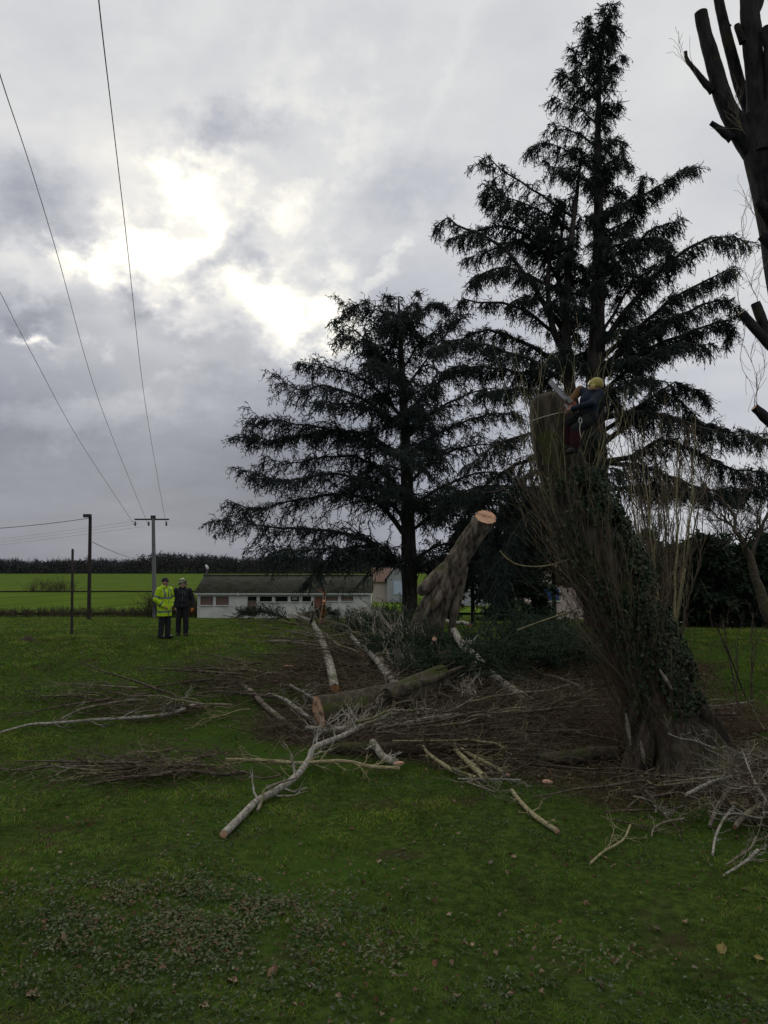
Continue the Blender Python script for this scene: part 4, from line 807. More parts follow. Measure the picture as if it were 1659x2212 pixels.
# ------------------------------------------------------------------ big pollard with the climber
YT = 13.7
def pollard():
    s = YT / FPX; base = on(X(1462, YT), YT, -.15)
    t = thing('pollard_tree', 'huge leaning pollarded trunk wrapped in ivy and upright shoots', 'tree', base)
    cl = [(1466, 1665, 172, 0), (1444, 1590, 150, 0), (1415, 1500, 138, 0), (1378, 1400, 136, 0), (1335, 1300, 138, 0), (1290, 1205, 134, 0), (1246, 1110, 122, 0), (1216, 1020, 104, 0), (1197, 950, 92, 0), (1186, 872, 80, 0), (1183, 857, 70, 0), (1182, 851, 52, 0)]
    rows = np.array([[*at(u, v, YT), w * s / 2] for u, v, w, _ in cl]); rows[0, 2] = base[2]
    V, F = log_geo(rows, 48, 110, .07, 3, .07, 8, flare=(.75, 5)); Geo().add(V.reshape(-1, 3), F).build('trunk', B_TRUNK, t)
    ring = V[-1]; d = V[-1].mean(0) - V[-4].mean(0); cv, f3, f4, ca = cap(ring, d + np.array([0, 0, .3]), .01, bump=.008); Geo().add(cv, f3, f4, attr=ca).build('cut_face', CUT, t)
    S = spline(rows, 60); g = np.random.default_rng(8)
    # buttress roots running out over the ground
    for k, (du, dv, du2, dv2, w) in enumerate(((1400, 1560, 1385, 1668, 34), (1440, 1585, 1432, 1672, 34), (1490, 1560, 1535, 1655, 44), (1505, 1520, 1578, 1632, 40), (1380, 1500, 1352, 1640, 26))):
        a = at(du, dv, YT - .35); b = ground_at(du2, dv2); c = b + (b - a) * .12; c[2] = b[2] - .12
        V, F = log_geo(np.array([[*a, w * s * .42], [*(a * .5 + b * .5 + np.array([0, -.06, -.02])), w * s * .55], [*b, w * s * .5], [*c, w * s * .25]]), 14, 24, .12, k); Geo().add(V, F).build('root', B_TRUNK, t)
    # broken strips of pale bark low on the trunk
    for (u0, v0, u1, v1) in ((1424, 1445, 1452, 1490), (1352, 1540, 1362, 1610), (1384, 1600, 1392, 1650)):
        a, b = at(u0, v0, YT - .85), at(u1, v1, YT - .88); V, F = log_geo(np.array([[*a, .012], [*(a * .5 + b * .5), .035], [*b, .012]]), 6, 8, .2, 2); Geo().add(V, F).build('torn_bark', B_MID, t)
    # old stub where the shoots leave
    def surf(tt, ang):
        f = tt * 59; i = np.minimum(f.astype(int), 58); w_ = (f - i)[:, None]; T = unit(S[i + 1, :3] - S[i, :3]); c = S[i, :3] * (1 - w_) + S[i + 1, :3] * w_; N = unit(np.cross(T, np.array([0, 1., 0]))); B = np.cross(T, N); r = S[i, 3]
        nrm = N * np.cos(ang)[:, None] + B * np.sin(ang)[:, None]; return c + nrm * (r * 1.0)[:, None], nrm, T
    # upright water shoots, thick all round, leaning out to the left
    def shoots(n, t0, t1, l0, l1, out, name, mt, left, rr, seed, side=6, xmax=.25):
        g = np.random.default_rng(seed); tt = g.uniform(t0, t1, n); an = g.uniform(0, 6.283, n); p, nr, T = surf(tt, an); k = (nr[:, 0] < xmax) | (g.random(n) < .04); p, nr, tt = p[k], nr[k], tt[k]; n = len(p)
        D = unit(nr * g.uniform(.15, out, n)[:, None] + np.array([left, 0, 1.0]) + g.normal(size=(n, 3)) * .12); L = g.uniform(l0, l1, n); m = 9; s_ = np.linspace(0, 1, m)[None, :, None]
        P = p[:, None] + L[:, None, None] * (D[:, None] * s_ + nr[:, None] * .16 * np.sin(s_ * 2.4) * out) + np.cumsum(g.normal(size=(n, m, 3)) * .034, 1) * s_; R = (rr * g.uniform(.6, 1.5, n))[:, None] * np.linspace(1, .25, m)
        G = Geo().add(*tubes(P, R, 4)); Q, QR = grow(P, R, side, .55, .5, (0, 0, .45), .15, 1, 5, .07, .7, .4, seed=seed + 1); G.add(*tubes(Q, np.maximum(QR, .0026), 3)); o = G.build(name, mt, t, smooth=False)
        if name == 'shoots': o['kind'] = 'stuff'
        return o
    o = shoots(300, .03, .45, .8, 2.5, .34, 'shoots', B_TWIGR, -.06, .0038, 51, 4, .05); o['label'] = 'reddish brown thicket of shoots on the lower trunk'
    o = shoots(300, .22, .72, .9, 2.4, .50, 'shoots', B_SHOOT, -.10, .0046, 53, 4, .1); o['label'] = 'grey green upright shoots on the upper trunk'
    for q in range(14): shoots(3, .70, .93, .9, 2.2, .35, 'tall_shoot', B_OLIVE, .04, .0075, 570 + q, 4, 2)
    o = shoots(80, .0, .16, .5, 1.9, .6, 'shoots', B_TWIGR, -.10, .005, 59, 4, -.3)
    # ivy on the right flank
    ivy0 = math.pi; n = 22000; tt = np.clip(g.beta(1.6, 1.5, n) * .66 + .14, 0, .86); an = ivy0 + g.normal(.0, .8, n) - .5; p, nr, T = surf(tt, an)
    nzv = fbm(tt * 14, an * 2.2, 1.0, 90); k = g.random(n) < np.clip((nzv - .36) * 5, .03, 1); p, nr = p[k], nr[k]; front = nr[:, 1] < .55; p, nr = p[front], nr[front]
    p = p + nr * (g.random(len(p)) ** 1.5 * .24 + .01)[:, None]; Vq, *Fq = leaf_quads(np.zeros((len(p), 3)), g.uniform(.04, .085, len(p)), g, .45, .85, .2)
    # turn the leaves to face outwards from the trunk and downwards
    W = unit(nr + np.array([0, -.1, .35]) + g.normal(size=nr.shape) * .35); U = unit(np.cross(W, g.normal(size=W.shape))); Wv = np.cross(W, U)
    Vq = p[:, None] + Vq[..., :1] * U[:, None] + Vq[..., 1:2] * Wv[:, None] + Vq[..., 2:3] * W[:, None]; Geo().add(Vq, *Fq).build('ivy', IVY, t, smooth=False)
    return t, S, surf
POLL, POLL_S, POLL_SURF = pollard()

# ------------------------------------------------------------------ second pollard, topped, at the right edge
def topped():
    Y = 13.0; s = Y / FPX; b = on(X(1790, Y), Y, -.1)
    t = thing('topped_poplar', 'tall pruned tree with sawn off limbs against the sky at right', 'tree', b); g = np.random.default_rng(60)
    def limb(pts, nm='limb', seed=0, k=18, mt=None, cut=True):
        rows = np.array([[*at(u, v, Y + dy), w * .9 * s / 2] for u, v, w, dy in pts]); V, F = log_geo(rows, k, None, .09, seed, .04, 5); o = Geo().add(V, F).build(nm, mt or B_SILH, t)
        if cut:
            cv, f3, f4, ca = cap(V[-1], V[-1].mean(0) - V[-3].mean(0), .006); Geo().add(cv, f3, f4, attr=ca).build('cut_face', CUT, o)
        # rough bark knobs and bristles
        n = 60; i = g.integers(2, len(V) - 2, n); j = g.integers(0, k, n); p = V[i, j]; d = unit(p - V[i].mean(1)); 
        return rows
    trunk = [(1790, 1700, 150, 0), (1770, 1200, 120, 0), (1740, 800, 104, 0), (1706, 600, 92, 0), (1676, 440, 88, 0), (1648, 330, 86, 0), (1635, 250, 74, 0)]
    trunk = [(u, v, w, dy) for u, v, w, dy in trunk]; rows = np.array([[*at(u, v, Y + dy), w * s / 2] for u, v, w, dy in trunk]); rows[0, 2] = b[2]
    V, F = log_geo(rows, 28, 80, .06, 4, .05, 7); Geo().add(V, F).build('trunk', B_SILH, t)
    limb([(1652, 360, 62, 0), (1606, 292, 52, 0), (1568, 225, 44, 0), (1543, 140, 38, 0), (1524, 78, 34, 0), (1514, 28, 33, 0)], seed=1)
    limb([(1642, 290, 40, .2), (1606, 205, 30, .3), (1578, 110, 27, .3), (1556, 20, 25, .3), (1545, -60, 24, .3)], seed=2)
    limb([(1640, 280, 66, 0), (1636, 200, 50, 0), (1626, 100, 46, 0), (1618, 0, 44, 0), (1612, -90, 40, 0)], seed=3)
    limb([(1650, 330, 50, -.2), (1668, 220, 34, -.2), (1664, 140, 26, -.2), (1657, 60, 24, -.2)], seed=4)
    limb([(1623, 40, 24, 0), (1640, 5, 20, 0), (1650, -60, 18, 0)], seed=5)
    limb([(1540, 198, 20, 0), (1519, 174, 16, 0), (1500, 150, 12, 0), (1484, 128, 9, 0), (1481, 112, 8, 0)], 'stub', 6, 10)
    limb([(1574, 60, 16, .3), (1563, 44, 11, .3), (1560, 36, 10, .3)], 'stub', 7, 10); limb([(1606, 92, 20, 0), (1596, 66, 17, 0), (1592, 54, 15, 0)], 'stub', 8, 10); limb([(1582, 300, 26, 0), (1562, 284, 20, 0), (1545, 272, 14, 0), (1535, 265, 12, 0)], 'stub', 9, 10)
    limb([(1668, 470, 40, -.3), (1652, 455, 30, -.4), (1641, 438, 26, -.4)], 'stub', 10, 10); limb([(1690, 545, 40, -.3), (1660, 520, 32, -.4), (1645, 508, 26, -.4)], 'stub', 11, 10)
    limb([(1735, 850, 40, -.3), (1690, 775, 30, -.4), (1650, 730, 26, -.4), (1624, 702, 23, -.4), (1602, 676, 20, -.4)], 'limb', 12, 12); limb([(1672, 752, 26, -.4), (1650, 700, 24, -.4), (1632, 655, 22, -.4)], 'limb', 13, 12); limb([(1745, 1000, 36, -.3), (1690, 940, 26, -.4), (1650, 898, 24, -.4), (1630, 880, 20, -.4)], 'limb', 14, 12)
    # hanging and upright wispy twigs
    G = Geo(); ws = [[(1505, 170), (1482, 120), (1477, 85)], [(1640, 655), (1622, 600), (1632, 560)], [(1604, 672), (1596, 620), (1590, 560), (1605, 480)], [(1606, 680), (1612, 720), (1600, 790), (1622, 840), (1632, 900)], [(1628, 878), (1634, 820), (1622, 760), (1640, 730)], [(1632, 890), (1640, 840), (1655, 800), (1650, 750)], [(1645, 505), (1622, 540), (1600, 500), (1612, 440), (1605, 410)], [(1640, 440), (1628, 460), (1618, 425)], [(1660, 560), (1640, 590), (1628, 640)], [(1600, 280), (1586, 235), (1590, 205), (1580, 180)], [(1606, 290), (1594, 262), (1590, 220)], [(1660, 900), (1640, 960), (1648, 1010)]]
    L = np.stack([spline(np.array([[*at(u, v, Y - .4)] for u, v in w]), 10) for w in ws]); L += np.cumsum(g.normal(size=L.shape) * .012, 1); R = np.full(L.shape[:2], .006) * np.linspace(1, .4, 10)
    for i in range(len(L)):
        q1, r1 = grow(L[i:i + 1], R[i:i + 1], 9, .5, .45, (0, 0, .25), .1, 1, 5, .07, .8, .5, seed=61 + i)
        Geo().add(*tubes(L[i:i + 1], R[i:i + 1], 4)).add(*tubes(q1, np.maximum(r1, .003), 3)).build('hanging_twig', B_SHOOT, t, smooth=False)
topped()

# ------------------------------------------------------------------ low rail fence and lane at the far right
def rail_fence():
    Y = 45.; b = on(X(1560, Y), Y); t = thing('rail_fence', 'low wooden post and rail fence behind the grass on the right', 'fence', b); us = np.linspace(1480, 1720, 9); top = []
    for u in us:
        p = on(X(u, Y), Y); Geo().box(p + [0, 0, .17], (.10, .10, .42)).build('post', WOODP, t, smooth=False); top.append(p)
    for a, c in zip(top[:-1], top[1:]): pass
    P = np.array(top) + [0, -.07, .26]; Geo().add(*tubes(P[None], np.full((1, 9), .04), 6)).build('rail', WOODP, t)
rail_fence()
def lane():
    xs = np.linspace(15, 70, 60); ys = np.array([47.0, 48.5, 50.]); XX, YY = np.meshgrid(xs, ys); Z = gz(XX, YY) + .09; i = np.arange(2)[:, None] * 60; j = np.arange(59)[None]
    tag(Geo().add(np.stack([XX, YY, Z], -1), np.stack([i + j, i + j + 1, i + j + 61, i + j + 60], -1).reshape(-1, 4)).build('lane', m_plain('gravel_lane', (.24, .22, .19), .95, .25, 3)), 'pale gravel lane behind the low rail fence', 'lane', kind='structure')
lane()

# ------------------------------------------------------------------ felled wood
def z5(x, y): return 570 + .4167 * x, 1278.7 + .4167 * y       # measured on enlargements of the photograph
def z4(x, y): return x * .5208 * .9607 * 1.0, 1339.2 + y * .5003
def z3(x, y): return 1123 + x / 3.097, 1339.2 + y / 3.097
def lay(pts, conv, w0, w1, lift=.06, pull=None):
    """picture points of something lying on the ground -> rows x, y, z, r resting at `lift` above it"""
    rows = []; n = len(pts)
    for i, p in enumerate(pts):
        u, v = conv(p[0], p[1]) if conv else p[:2]; lf = p[2] if len(p) > 2 else lift; q = ground_at(u, v, lf); t = i / (n - 1)
        rows.append([*q, (w0 + (w1 - w0) * t) * q[1] / FPX / 2])
    return np.array(rows)
def felled(name, label, cat, rows, bark, seed, cut0=False, cut1=False, cutm=None, k=16, rough=.07, group=None, twigs=0, tl=.6, tm=None, ridge=0.0, ang=.7, fine=4, up=.15):
    rows = np.asarray(rows, float); V, F = log_geo(rows, k, None, rough, seed, ridge); base = rows[0, :3].copy()
    simple = not (cut0 or cut1)
    G = Geo().add(V, F); n = len(V)
    if not cut0: G.add(np.concatenate([V[0], V[0].mean(0)[None]]), [[k, (j + 1) % k, j] for j in range(k)])
    if not cut1: G.add(np.concatenate([V[-1], V[-1].mean(0)[None]]), [[k, j, (j + 1) % k] for j in range(k)])
    if twigs:
        S = spline(rows, 14); P, R = S[None, :, :3], S[None, :, 3]
        Q, QR = grow(P, R, twigs, tl, ang, (0, 0, up), .15, .98, 7, .07, .45, .25, lt=.4, seed=seed + 1); Q[..., 2] = np.maximum(Q[..., 2], gz(Q[..., 0], Q[..., 1]) + .012)
        G.add(*tubes(Q, np.maximum(QR, .0045), 4)); Q2, R2 = grow(Q, QR, fine, tl * .42, .6, (0, 0, up), .2, 1, 5, .09, .8, .4, seed=seed + 2); Q2[..., 2] = np.maximum(Q2[..., 2], gz(Q2[..., 0], Q2[..., 1]) + .01)
        G.add(*tubes(Q2, np.maximum(R2, .0032), 3))
    if simple: return tag(G.build(name, bark, base=base), label, cat, group)
    t = thing(name, label, cat, base, group); G.build('bark', bark, t)
    for yes, e, ring, d in ((cut0, 0, V[0], V[0].mean(0) - V[2].mean(0)), (cut1, 1, V[-1], V[-1].mean(0) - V[-3].mean(0))):
        if yes: cv, f3, f4, ca = cap(ring, d, .004, bump=.002 if yes is True else .02, seed=seed); Geo().add(cv, f3, f4, attr=ca).build('cut_face', cutm or CUT, t)
    return t

# the standing cut butt that leans among the debris
def leaning_butt():
    Y = 21.5; s = Y / FPX; b = on(X(935, Y), Y, -.2)
    t = thing('leaning_log', 'massive rough barked log propped upright and leaning, its top sawn pale', 'log', b)
    cl = [(918, 1380, 70), (924, 1350, 66), (942, 1300, 58), (968, 1245, 50), (1003, 1185, 44), (1034, 1140, 42), (1049, 1118, 42)]
    rows = np.array([[*at(u, v, Y - .9 * (1378 - v) / 260.), w * s / 2] for u, v, w in cl]); V, F = log_geo(rows, 56, 110, .07, 12, .05, 13, flare=(.2, 3))
    # the top is sawn level-ish, tipped towards the viewer
    c = V[-1].mean(0); nrm = unit(np.array([.22, -.62, .75])); m = len(V)
    for q in range(m - 10, m):
        f = (q - (m - 11)) / 10.; ax = unit(V[q].mean(0) - V[q - 3].mean(0)); h = ((V[q] - c) @ nrm)[:, None]; V[q] = V[q] - ax * (h / max(ax @ nrm, .35)) * f ** 1.5
    Geo().add(V, F).build('bark', B_POPLAR, t); cv, f3, f4, ca = cap(V[-1], nrm, .004, 7, .006); 
    # felling step: one side of the cut sits a little higher
    side = (cv - c) @ unit(np.array([.15, .6, .55])); cv = cv + nrm * np.where(side > .05, .035, 0)[:, None]
    Geo().add(cv, f3, f4, attr=ca).build('cut_face', CUT, t)
    g = np.random.default_rng(3); hing = Geo(); 
    for _ in range(16):
        p = c + np.array([g.uniform(-.22, .12), g.uniform(-.02, .1), .02]); hing.add(*cones(p[None], np.array([[g.normal() * .4 + .5, g.normal() * .3, .5]]), np.array([g.uniform(.05, .13)]), np.array([.015])))
    hing.build('splinters', CUT, t, smooth=False)
    # side limbs grown into the butt
    def arm(pts, seed, mt=B_POPLAR, k=18):
        r = np.array([[*at(u, v, Y + dy), w * s / 2] for u, v, w, dy in pts]); V, F = log_geo(r, k, 26, .09, seed, .06, 6); G = Geo().add(V, F); G.add(np.concatenate([V[0], V[0].mean(0)[None]]), [[k, (j + 1) % k, j] for j in range(k)]); G.add(np.concatenate([V[-1], V[-1].mean(0)[None]]), [[k, j, (j + 1) % k] for j in range(k)]); G.build('side_limb', mt, t)
    arm([(906, 1283, 14, -.50), (912, 1275, 25, -.54), (926, 1262, 28, -.60), (950, 1238, 25, -.60), (990, 1190, 10, -.45)], 21)
    arm([(924, 1326, 10, -.72), (932, 1312, 18, -.74), (950, 1285, 17, -.70), (985, 1225, 6, -.50)], 22)
    arm([(974, 1372, 12, -.20), (979, 1335, 16, -.25), (988, 1295, 20, -.30), (1008, 1225, 8, -.12)], 23)
leaning_butt()

rows = lay([(285, 640, .30), (420, 615, .30), (560, 585, .30), (720, 540, .30), (860, 480, .34), (940, 440, .4)], z5, 76, 52); rows[:, 3] *= 1.12; rows[0, 3] = .36
felled('mossy_log', 'thickest mossy felled log with a bright sawn end facing left', 'log', rows, B_MOSS, 31, cut0='rough', k=32, rough=.07, ridge=.05)
felled('torn_branch_stub', 'long mossy pointed strip rising from the thick felled log', 'branch', lay([(640, 540, .5), (760, 495, .52), (880, 455, .55), (1028, 388, .62)], z5, 34, 7), B_MOSS, 32, rough=.12)
felled('mossy_limb', 'dark mossy limb lying behind the thick log and ending ragged', 'log', lay([(705, 285, .3), (800, 320, .28), (900, 355, .25), (1000, 385, .25)], z5, 26, 30), B_MOSS, 33, k=20, rough=.12, twigs=5)
felled('mossy_limb', 'mossy limb with an orange torn end below the leaning log', 'log', lay([(905, 330, .35), (980, 320, .35), (1050, 325, .34), (1100, 338, .33)], z5, 18, 24), B_MOSS, 34, cut1='rough', cutm=CUTR, k=18, rough=.1)
felled('pale_log', 'long straight pale log running away towards the building', 'log', lay([(368, 500, .2), (350, 410, .2), (328, 330, .18), (300, 255, .2), (283, 210, .25)], z5, 20, 15), B_PALE, 35, cut0=True, cutm=CUTR, k=20, rough=.06)
felled('thin_pale_branch', 'pale branch continuing from the far end of the straight log', 'branch', lay([(285, 215, .28), (262, 175, .3), (238, 148, .35), (150, 112, .5)], z5, 12, 5), B_PALE, 36, twigs=8, tl=.9)
felled('pale_branch', 'pale stick standing against the pile below the building door', 'branch', lay([(240, 160, .25), (252, 120, .6), (250, 70, 1.0), (254, 45, 1.2)], z5, 8, 4), B_PALE, 37, twigs=4, tl=.5)
felled('grey_branch', 'grey branch lying level across behind the straight pale log', 'branch', lay([(35, 258), (110, 255), (200, 270), (300, 285), (420, 300), (525, 332)], z5, 6, 11), B_MID, 38, twigs=10, tl=.7)
felled('split_stick', 'bright split stick of fresh wood beside the straight pale log', 'stick', lay([(425, 308, .1), (470, 320, .1), (528, 338, .1)], z5, 3, 7), CUT, 39, k=6, rough=.2)
felled('crooked_branch', 'crooked pale branch bending down to the thick mossy log', 'branch', lay([(432, 195, .4), (470, 250, .4), (540, 310, .35), (590, 360, .3), (640, 430, .25), (700, 495, .25)], z5, 7, 19), B_PALE, 40, twigs=9, tl=.9)
felled('crooked_branch', 'short stout pale branch crossing the crooked one', 'branch', lay([(585, 325, .3), (625, 375, .3), (650, 430, .25), (690, 490, .2)], z5, 13, 17), B_MID, 41, twigs=5)
felled('long_pale_limb', 'long lichen spotted limb sloping down right from the leaning log', 'log', lay([(985, 200, .75), (1030, 275, .65), (1105, 345, .5), (1180, 430, .35), (1265, 500, .2), (1345, 555, .15)], z5, 14, 27), B_PALE, 42, cut1=False, k=18, twigs=5, tl=.8)
felled('log_disc', 'short round log end with cut rings at foot of the lichen spotted limb', 'log', lay([(1335, 555, .14), (1378, 584, .14)], z5, 24, 19), B_MID, 43, cut1=True, k=18)
felled('upright_stick', 'short pale stick standing upright in front of the leaning log', 'stick', lay([(890, 310, .35), (885, 275, .6), (884, 243, .85)], z5, 12, 10), B_PALE, 44, cut1=True, k=12)
felled('torn_branch', 'small branch with a torn orange end lying right of the leaning log', 'branch', lay([(905, 135, .5), (985, 160, .5), (1030, 158, .5), (1074, 172, .5)], z5, 7, 9), B_PALE, 45, cut1='rough', cutm=CUTR, k=10)
felled('grey_branch', 'bare grey branch in the dark grass left of the pollard', 'branch', lay([(1395, 395, .12), (1440, 425, .15), (1510, 440, .15), (1590, 470, .12), (1640, 490)], z5, 4, 8), B_MID, 46, twigs=4, tl=.4)
felled('front_log', 'grey log with a round cut end lying along the front of the pile', 'log', lay([(222, 708, .14), (330, 716, .15), (440, 706, .16), (560, 694, .17), (700, 690, .18), (850, 655, .2), (1010, 640, .2)], z5, 13, 12), B_PALE, 47, cut0=True, k=16, twigs=12, tl=.7)
felled('front_log', 'dark mossy log buried low under the front brushwood', 'log', lay([(330, 805, .1), (470, 810, .1), (640, 805, .1), (800, 800, .1)], z5, 26, 22), B_MOSS, 48, k=16, rough=.1)
felled('white_branch', 'smooth white barked branch reaching out onto the lawn towards the viewer', 'branch', lay([(483, 1802, .06), (520, 1765, .07), (553, 1733, .08), (600, 1706, .1), (640, 1676, .14), (668, 1640, .2), (680, 1615, .25), (740, 1590, .25), (812, 1556, .25), (870, 1535, .25)], None, 17, 10), B_PALE, 49, cut0=True, k=16, rough=.06, twigs=15, tl=.75, ang=.9, fine=3, up=.40)
felled('knotty_side_shoot', 'mossy snapped spur on the white branch near its elbow', 'branch', lay([(556, 1752, .05), (566, 1728, .12), (572, 1706, .2), (600, 1692, .22), (640, 1680, .2)], None, 7, 4), B_MID, 50, twigs=3, tl=.25)
felled('dark_branch', 'long dark branch lying level across the front of the pile', 'branch', lay([(488, 1640, .2), (560, 1642, .2), (640, 1648, .2), (740, 1644, .2), (800, 1656, .15), (862, 1660, .1)], None, 6, 9), B_OLIVE, 51, twigs=14, tl=.6)
felled('stub_log', 'short mottled log sloping down to the lawn at the pile front', 'log', lay([(562, 775, .3), (590, 815, .22), (620, 855, .14), (690, 888, .09)], z5, 15, 17), B_PALE, 52, k=16, twigs=3, tl=.3)
felled('straight_stick', 'straight pale stick lying level over the brushwood', 'stick', lay([(668, 772, .28), (800, 772, .28), (980, 770, .28), (1060, 765, .3), (1120, 775, .3), (1200, 785, .28), (1252, 815, .25)], z5, 4, 5), B_OLIVE, 53, k=8, twigs=6, tl=.5)
felled('forked_branch', 'left prong of the pale forked branch pointing down to the lawn', 'branch', lay([(985, 785, .22), (1000, 825, .2), (1035, 860, .18), (1080, 905, .12), (1120, 940, .1), (1142, 975, .06)], z5, 9, 14), B_OLIVE, 54, k=10, twigs=5, tl=.5)
felled('forked_branch', 'right prong of the pale forked branch with a white broken tip', 'branch', lay([(1010, 805, .2), (1070, 845, .18), (1140, 880, .15), (1200, 910, .1), (1262, 950, .06)], z5, 9, 10), B_OLIVE, 55, k=10, cut1='rough', twigs=4, tl=.4)
felled('crossing_branch', 'pale branch left of the forked one, running down to the right', 'branch', lay([(825, 800, .2), (860, 845, .18), (930, 895, .12), (1000, 935, .08), (1100, 965, .06)], z5, 7, 11), B_OLIVE, 56, k=10, twigs=6, tl=.5)
felled('bent_twig', 'thin bent twig over the forked branch tips', 'branch', lay([(1005, 968, .1), (1080, 970, .1), (1220, 970, .1), (1330, 975, .08)], z5, 3, 4), B_PALE, 57, k=8, twigs=6, tl=.4)
felled('green_stick', 'bare greenish stick nearest the viewer on the open lawn', 'stick', lay([(1285, 1028, .05), (1320, 1075, .05), (1370, 1130, .05), (1430, 1180, .05), (1520, 1240, .04)], z5, 8, 12), B_OLIVE, 58, cut1=True, k=10, twigs=4, tl=.35)
felled('dark_log', 'short dark log lying against the foot of the pollard', 'log', lay([(1420, 868, .12), (1500, 862, .13), (1600, 855, .14), (1720, 835, .15), (1830, 835, .15)], z5, 26, 30), B_MOSS, 59, cut0=False, k=20, rough=.05)
felled('cut_log', 'pale short log showing its round cut end left of the pollard', 'log', lay([(1195, 700, .16), (1260, 720, .15), (1360, 748, .14)], z5, 15, 15), B_MID, 60, cut1=True, k=16)
felled('cut_log', 'thin grey log lying in the red twigs left of the pollard', 'log', lay([(1375, 788, .12), (1440, 792, .12), (1530, 800, .12)], z5, 9, 8), B_MID, 61, cut1=True, k=12)
felled('grey_limb', 'mossy pale limb half hidden behind the red twigs', 'log', lay([(1290, 500, .2), (1400, 535, .2), (1500, 560, .2), (1600, 600, .16), (1660, 625, .12)], z5, 14, 17), B_MOSS, 62, k=14)
felled('left_branch', 'long whitish branch stretching to the left picture edge', 'branch', lay([(-20, 1588), (60, 1566), (115, 1562, .08), (190, 1556, .12), (260, 1552, .12), (310, 1549, .12), (370, 1541, .1), (428, 1520, .12)], None, 4, 9), B_PALE, 63, k=10, twigs=9, tl=.7)
felled('left_branch', 'whitish forked branch rising from the long left branch', 'branch', lay([(130, 1554, .1), (165, 1536, .14), (200, 1526, .16), (270, 1514, .16), (310, 1512)], None, 4, 6), B_MID, 64, k=8, twigs=8, tl=.7)
felled('left_branch', 'dark straight branch across the top of the left heap', 'branch', lay([(425, 1500, .2), (470, 1494, .2), (540, 1500, .18), (600, 1508, .16)], None, 4, 8), B_DARK, 65, k=8, twigs=10, tl=.8)
felled('left_log', 'grey lichened branch sloping down right in the left heap', 'branch', lay([(520, 1476, .15), (545, 1496, .14), (572, 1524, .12), (610, 1555, .1), (640, 1578, .08)], None, 9, 13), B_MID, 66, k=12, twigs=6)
felled('left_log', 'pale knobbly branch ending at the sawn face of the thick log', 'branch', lay([(580, 1500, .15), (615, 1512, .14), (640, 1530, .12), (675, 1556, .1), (690, 1566, .08)], None, 8, 10), B_PALE, 67, k=12, twigs=7)
felled('left_log', 'small pale branch just above the sawn face of the thick log', 'branch', lay([(626, 1480, .15), (655, 1496, .12), (684, 1512, .1)], None, 5, 8), B_PALE, 68, k=10, twigs=5)
felled('shattered_stub', 'upright shattered orange stub before the red brown door', 'branch', lay([(694, 1345, .1), (697, 1330, .5), (700, 1312, .9), (700, 1294, 1.3), (702, 1278, 1.6)], None, 13, 3), CUTR, 69, k=8, rough=.2, twigs=4, tl=.5)
felled('leaning_cane', 'pale straight cane leaning out to the left of the pollard', 'stick', np.array([[*at(1118, 1361, 15.2), .012], [*at(1170, 1342, 15.0), .014], [*at(1240, 1318, 14.6), .016]]), B_OLIVE, 70, k=8)
felled('arched_shoot', 'pale arched shoot curving out left in front of the leaning log', 'branch', np.array([[*at(1080, 1190, 13.4), .006], [*at(1100, 1210, 13.3), .008], [*at(1130, 1222, 13.3), .01], [*at(1180, 1222, 13.4), .011], [*at(1235, 1206, 13.6), .012]]), B_OLIVE, 71, k=7)
for i, (x, y, a, lb) in enumerate(((700, 890, .3, 'flat pale wood chip at the end of the dark level branch'), (1290, 625, -.5, 'pale split wood chunk by the log ring'), (1470, 985, -.4, 'pale chip on the brown litter left of the pollard'), (1160, 505, .9, 'white wood chip in the dark needles behind the thick log'), (1000, 470, -.7, 'pale bark flake behind the thick log'), (130, 385, .1, 'pale wood flake left of the straight pale log'))):
    u, v = z5(x, y); p = ground_at(u, v, .12); r = p[1] / FPX; felled('wood_chip', lb, 'wood chip', np.array([[*(p - np.array([math.cos(a), .1, math.sin(a) * .4]) * 11 * r), .025], [*p, .045], [*(p + np.array([math.cos(a), .1, math.sin(a) * .4]) * 11 * r), .02]]), CUT if i != 4 else B_PALE, 80 + i, k=5, rough=.25)

